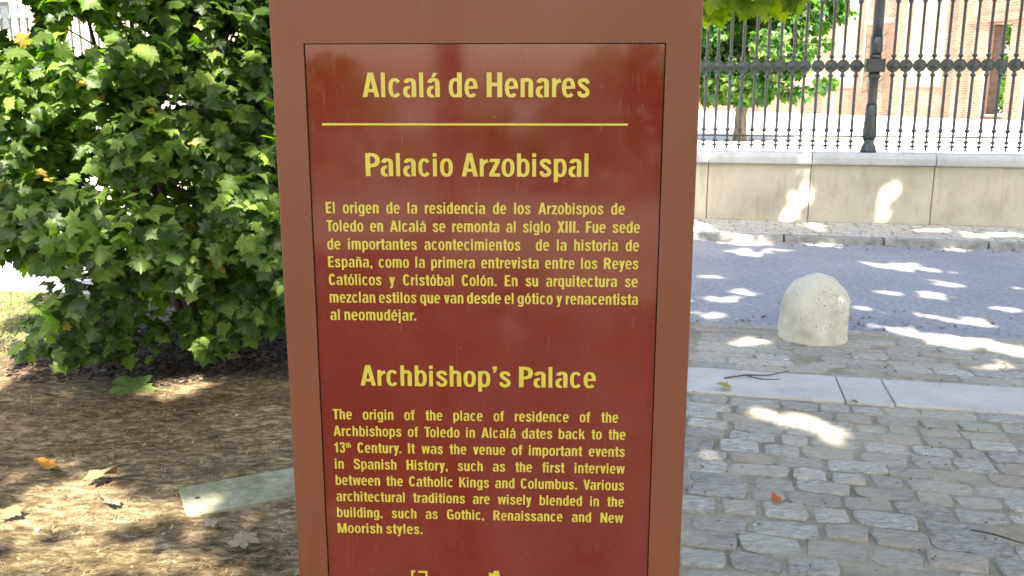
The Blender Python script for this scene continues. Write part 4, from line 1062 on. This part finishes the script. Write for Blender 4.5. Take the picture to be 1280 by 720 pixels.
mb = MB(); mb.tube([(0,0,0.022),(.12,.03,.03),(.25,.045,.024),(.38,.10,.03)], [.004,.005,.004,.002], 6); mb.tube([(.12,.03,.028),(.2,-.01,.02),(.3,-.02,.02)], [.003,.003,.0015], 5)
o = mb.build('fallen_twig', M['twig'], None, True, loc=(1.15, 4.70, 0)); tag(o, 'thin dark twig lying across the back edge of the white stone strip', 'twig')
mb = MB(); mb.tube([(0,0,0.02),(.05,-.05,.03),(.12,-.10,.024),(.22,-.14,.03)], [.003,.004,.003,.002], 6)
o = mb.build('fallen_twig', M['twig'], None, True, loc=(1.62, 2.95, 0)); tag(o, 'short brown twig on the cobbles at the right edge', 'twig')

def in_bed(P):   # planted bed in world coordinates
    u = P[:, 0]*cA - P[:, 1]*sA; v = P[:, 0]*sA + P[:, 1]*cA
    return (u < UB - 0.11) & (u > -6.5) & (v < 5.95) & (v > 0.6)
def zbed(P):
    u = P[:, 0]*cA - P[:, 1]*sA; v = P[:, 0]*sA + P[:, 1]*cA
    return 0.012 * wob(u, v) + 0.012
def blades(name, n, x0, x1, y0, y1, ln, wd, mat, lift, label, cat, dens=None, clip=True):
    P = np.stack([RNG.uniform(x0, x1, n), RNG.uniform(y0, y1, n), np.zeros(n)], 1)
    if clip: P = P[in_bed(P)]
    if dens is not None: P = P[dens(P)]
    n = len(P); P[:, 2] = zbed(P) if clip else 0.003
    a = RNG.uniform(0, 2*PI, n) if lift < .5 else RNG.uniform(0, 2*PI, n); el = np.abs(RNG.normal(size=n)) * lift; el = np.minimum(el, 1.4)
    L_ = RNG.uniform(.4, 1.0, n) * ln; W_ = wd * RNG.uniform(.6, 1.3, n)
    D = np.stack([np.cos(a)*np.cos(el), np.sin(a)*np.cos(el), np.sin(el)], 1); Sd = np.stack([-np.sin(a), np.cos(a), np.zeros(n)], 1)
    mid = P + D * (L_*.55)[:, None] + np.array([0,0,.25]) * (L_*.2)[:, None]
    V = np.stack([P - Sd*W_[:,None]*.5, P + Sd*W_[:,None]*.5, mid + Sd*W_[:,None]*.45, mid - Sd*W_[:,None]*.45, P + D*L_[:,None]], 1).reshape(-1, 3)
    b = (np.arange(n)*5)[:, None]
    F = np.concatenate([b + np.array([0,1,2]), b + np.array([0,2,3]), b + np.array([3,2,4])])
    V[:, 2] += 0.001
    o = link(name, np_mesh(name, V, F, mat)); tag(o, label, cat, None, 'stuff'); return o
cov = lambda P: ~((np.abs((P[:,0]+1.0)*0.897+(P[:,1]-3.05)*0.442 - 0.21) < .43) & (np.abs(-(P[:,0]+1.185)*.442+(P[:,1]-3.055)*.897 - .13) < .14))
mul = lambda P: ((P[:,0]*.62+1.25)**2 + (P[:,1]-5.35)**2 < (0.72 + .1*np.sin(P[:,0]*9))**2)
blades('dry_grass', 90000, -3.6, .2, 2.2, 5.2, .032, .0017, M['straw'], .18, 'dry straw and needles strewn over the brown dirt bed', 'dry grass', lambda P: cov(P) & ~mul(P) & (RNG.random(len(P)) < .25 + .65*(np.sin(P[:,0]*4.3+1)*np.cos(P[:,1]*3.7)+np.sin(P[:,0]*9+P[:,1]*7)*.5 > -.1)))
blades('green_grass', 16000, -4.8, -2.55, 5.0, 6.9, .07, .003, M['grass'], .7, 'thin green grass at the back left edge of the planted bed', 'grass', lambda P: RNG.random(len(P)) < np.clip((P[:,1]-5.0)*1.3, 0.1, 1))
def bits(name, n, gen, sz, mat, label, cat, dens, zoff=0.0, tint=True):
    P = gen(n); P = P[dens(P)]; n = len(P)
    TV = np.array([(-.5,-.3,0),(.5,-.35,.05),(.55,.25,.0),(-.4,.35,.08),(0,0,.22)]); TF = np.array([(0,1,4),(1,2,4),(2,3,4),(3,0,4)])
    N = np.array([0,0,1.0]) + .35*RNG.normal(size=(n,3)); V, F, _ = scatter(TV, TF, P + np.array([0,0,zoff]), frames(N, RNG.normal(size=(n,3))), RNG.uniform(.4,1,n)*sz, np.zeros(n))
    o = link(name, np_mesh(name, V, F, mat)); tag(o, label, cat, None, 'stuff')
def gen_bed(n):
    P = np.stack([RNG.uniform(-4, .3, n), RNG.uniform(2.1, 6.2, n), np.zeros(n)], 1); P[:, 2] = zbed(P); return P
bits('bark_mulch', 26000, gen_bed, .05, M['chip'], 'dark bark mulch under the bushy plane tree', 'mulch', lambda P: in_bed(P) & mul(P), .002)
bits('soil_clods', 16000, gen_bed, .014, M['dirt'], 'loose brown clods and grains of soil over the bed', 'soil', lambda P: in_bed(P) & cov(P) & ~mul(P), .0)
bits('cover_grit', 26000, gen_bed, .010, M['litter'], 'grit and dry crumbs lying on the pale green utility cover', 'grit', lambda P: in_bed(P) & ~cov(P) & (RNG.random(len(P)) < .35), .014)
bits('leaf_litter', 900, gen_bed, .022, M['litter'], 'small crumbs of dry leaf scattered over the bed', 'leaf litter', lambda P: in_bed(P) & cov(P), .004)
def gen_pav(n):
    u = RNG.uniform(UB, 3.5, n); v = RNG.uniform(2.3, 6.0, n)
    return np.stack([u*cA + v*sA, -u*sA + v*cA, np.full(n, .008)], 1)
bits('street_debris', 700, gen_pav, .010, M['chip'], 'dark crumbs and bits of bark lying on the cobbles', 'debris', lambda P: RNG.random(len(P)) < .8, .004)
def gen_gut(n):
    u = RNG.uniform(-6, 5.0, n); v = np.where(RNG.random(n) < .6, 9.88 - np.abs(RNG.normal(size=n))*.12, 6.2 + np.abs(RNG.normal(size=n))*.25)
    return np.stack([u*cA + v*sA, -u*sA + v*cA, np.full(n, .0)], 1)
bits('gutter_litter', 1500, gen_gut, .03, M['litter'], 'dry leaf crumbs gathered along the edges of the road', 'gutter litter', lambda P: RNG.random(len(P)) < .8, .002)
bits('leaf_crumbs', 260, gen_pav, .02, M['litter'], 'pale dry leaf crumbs lying between the cobbles', 'leaf crumbs', lambda P: RNG.random(len(P)) < .8, .004)
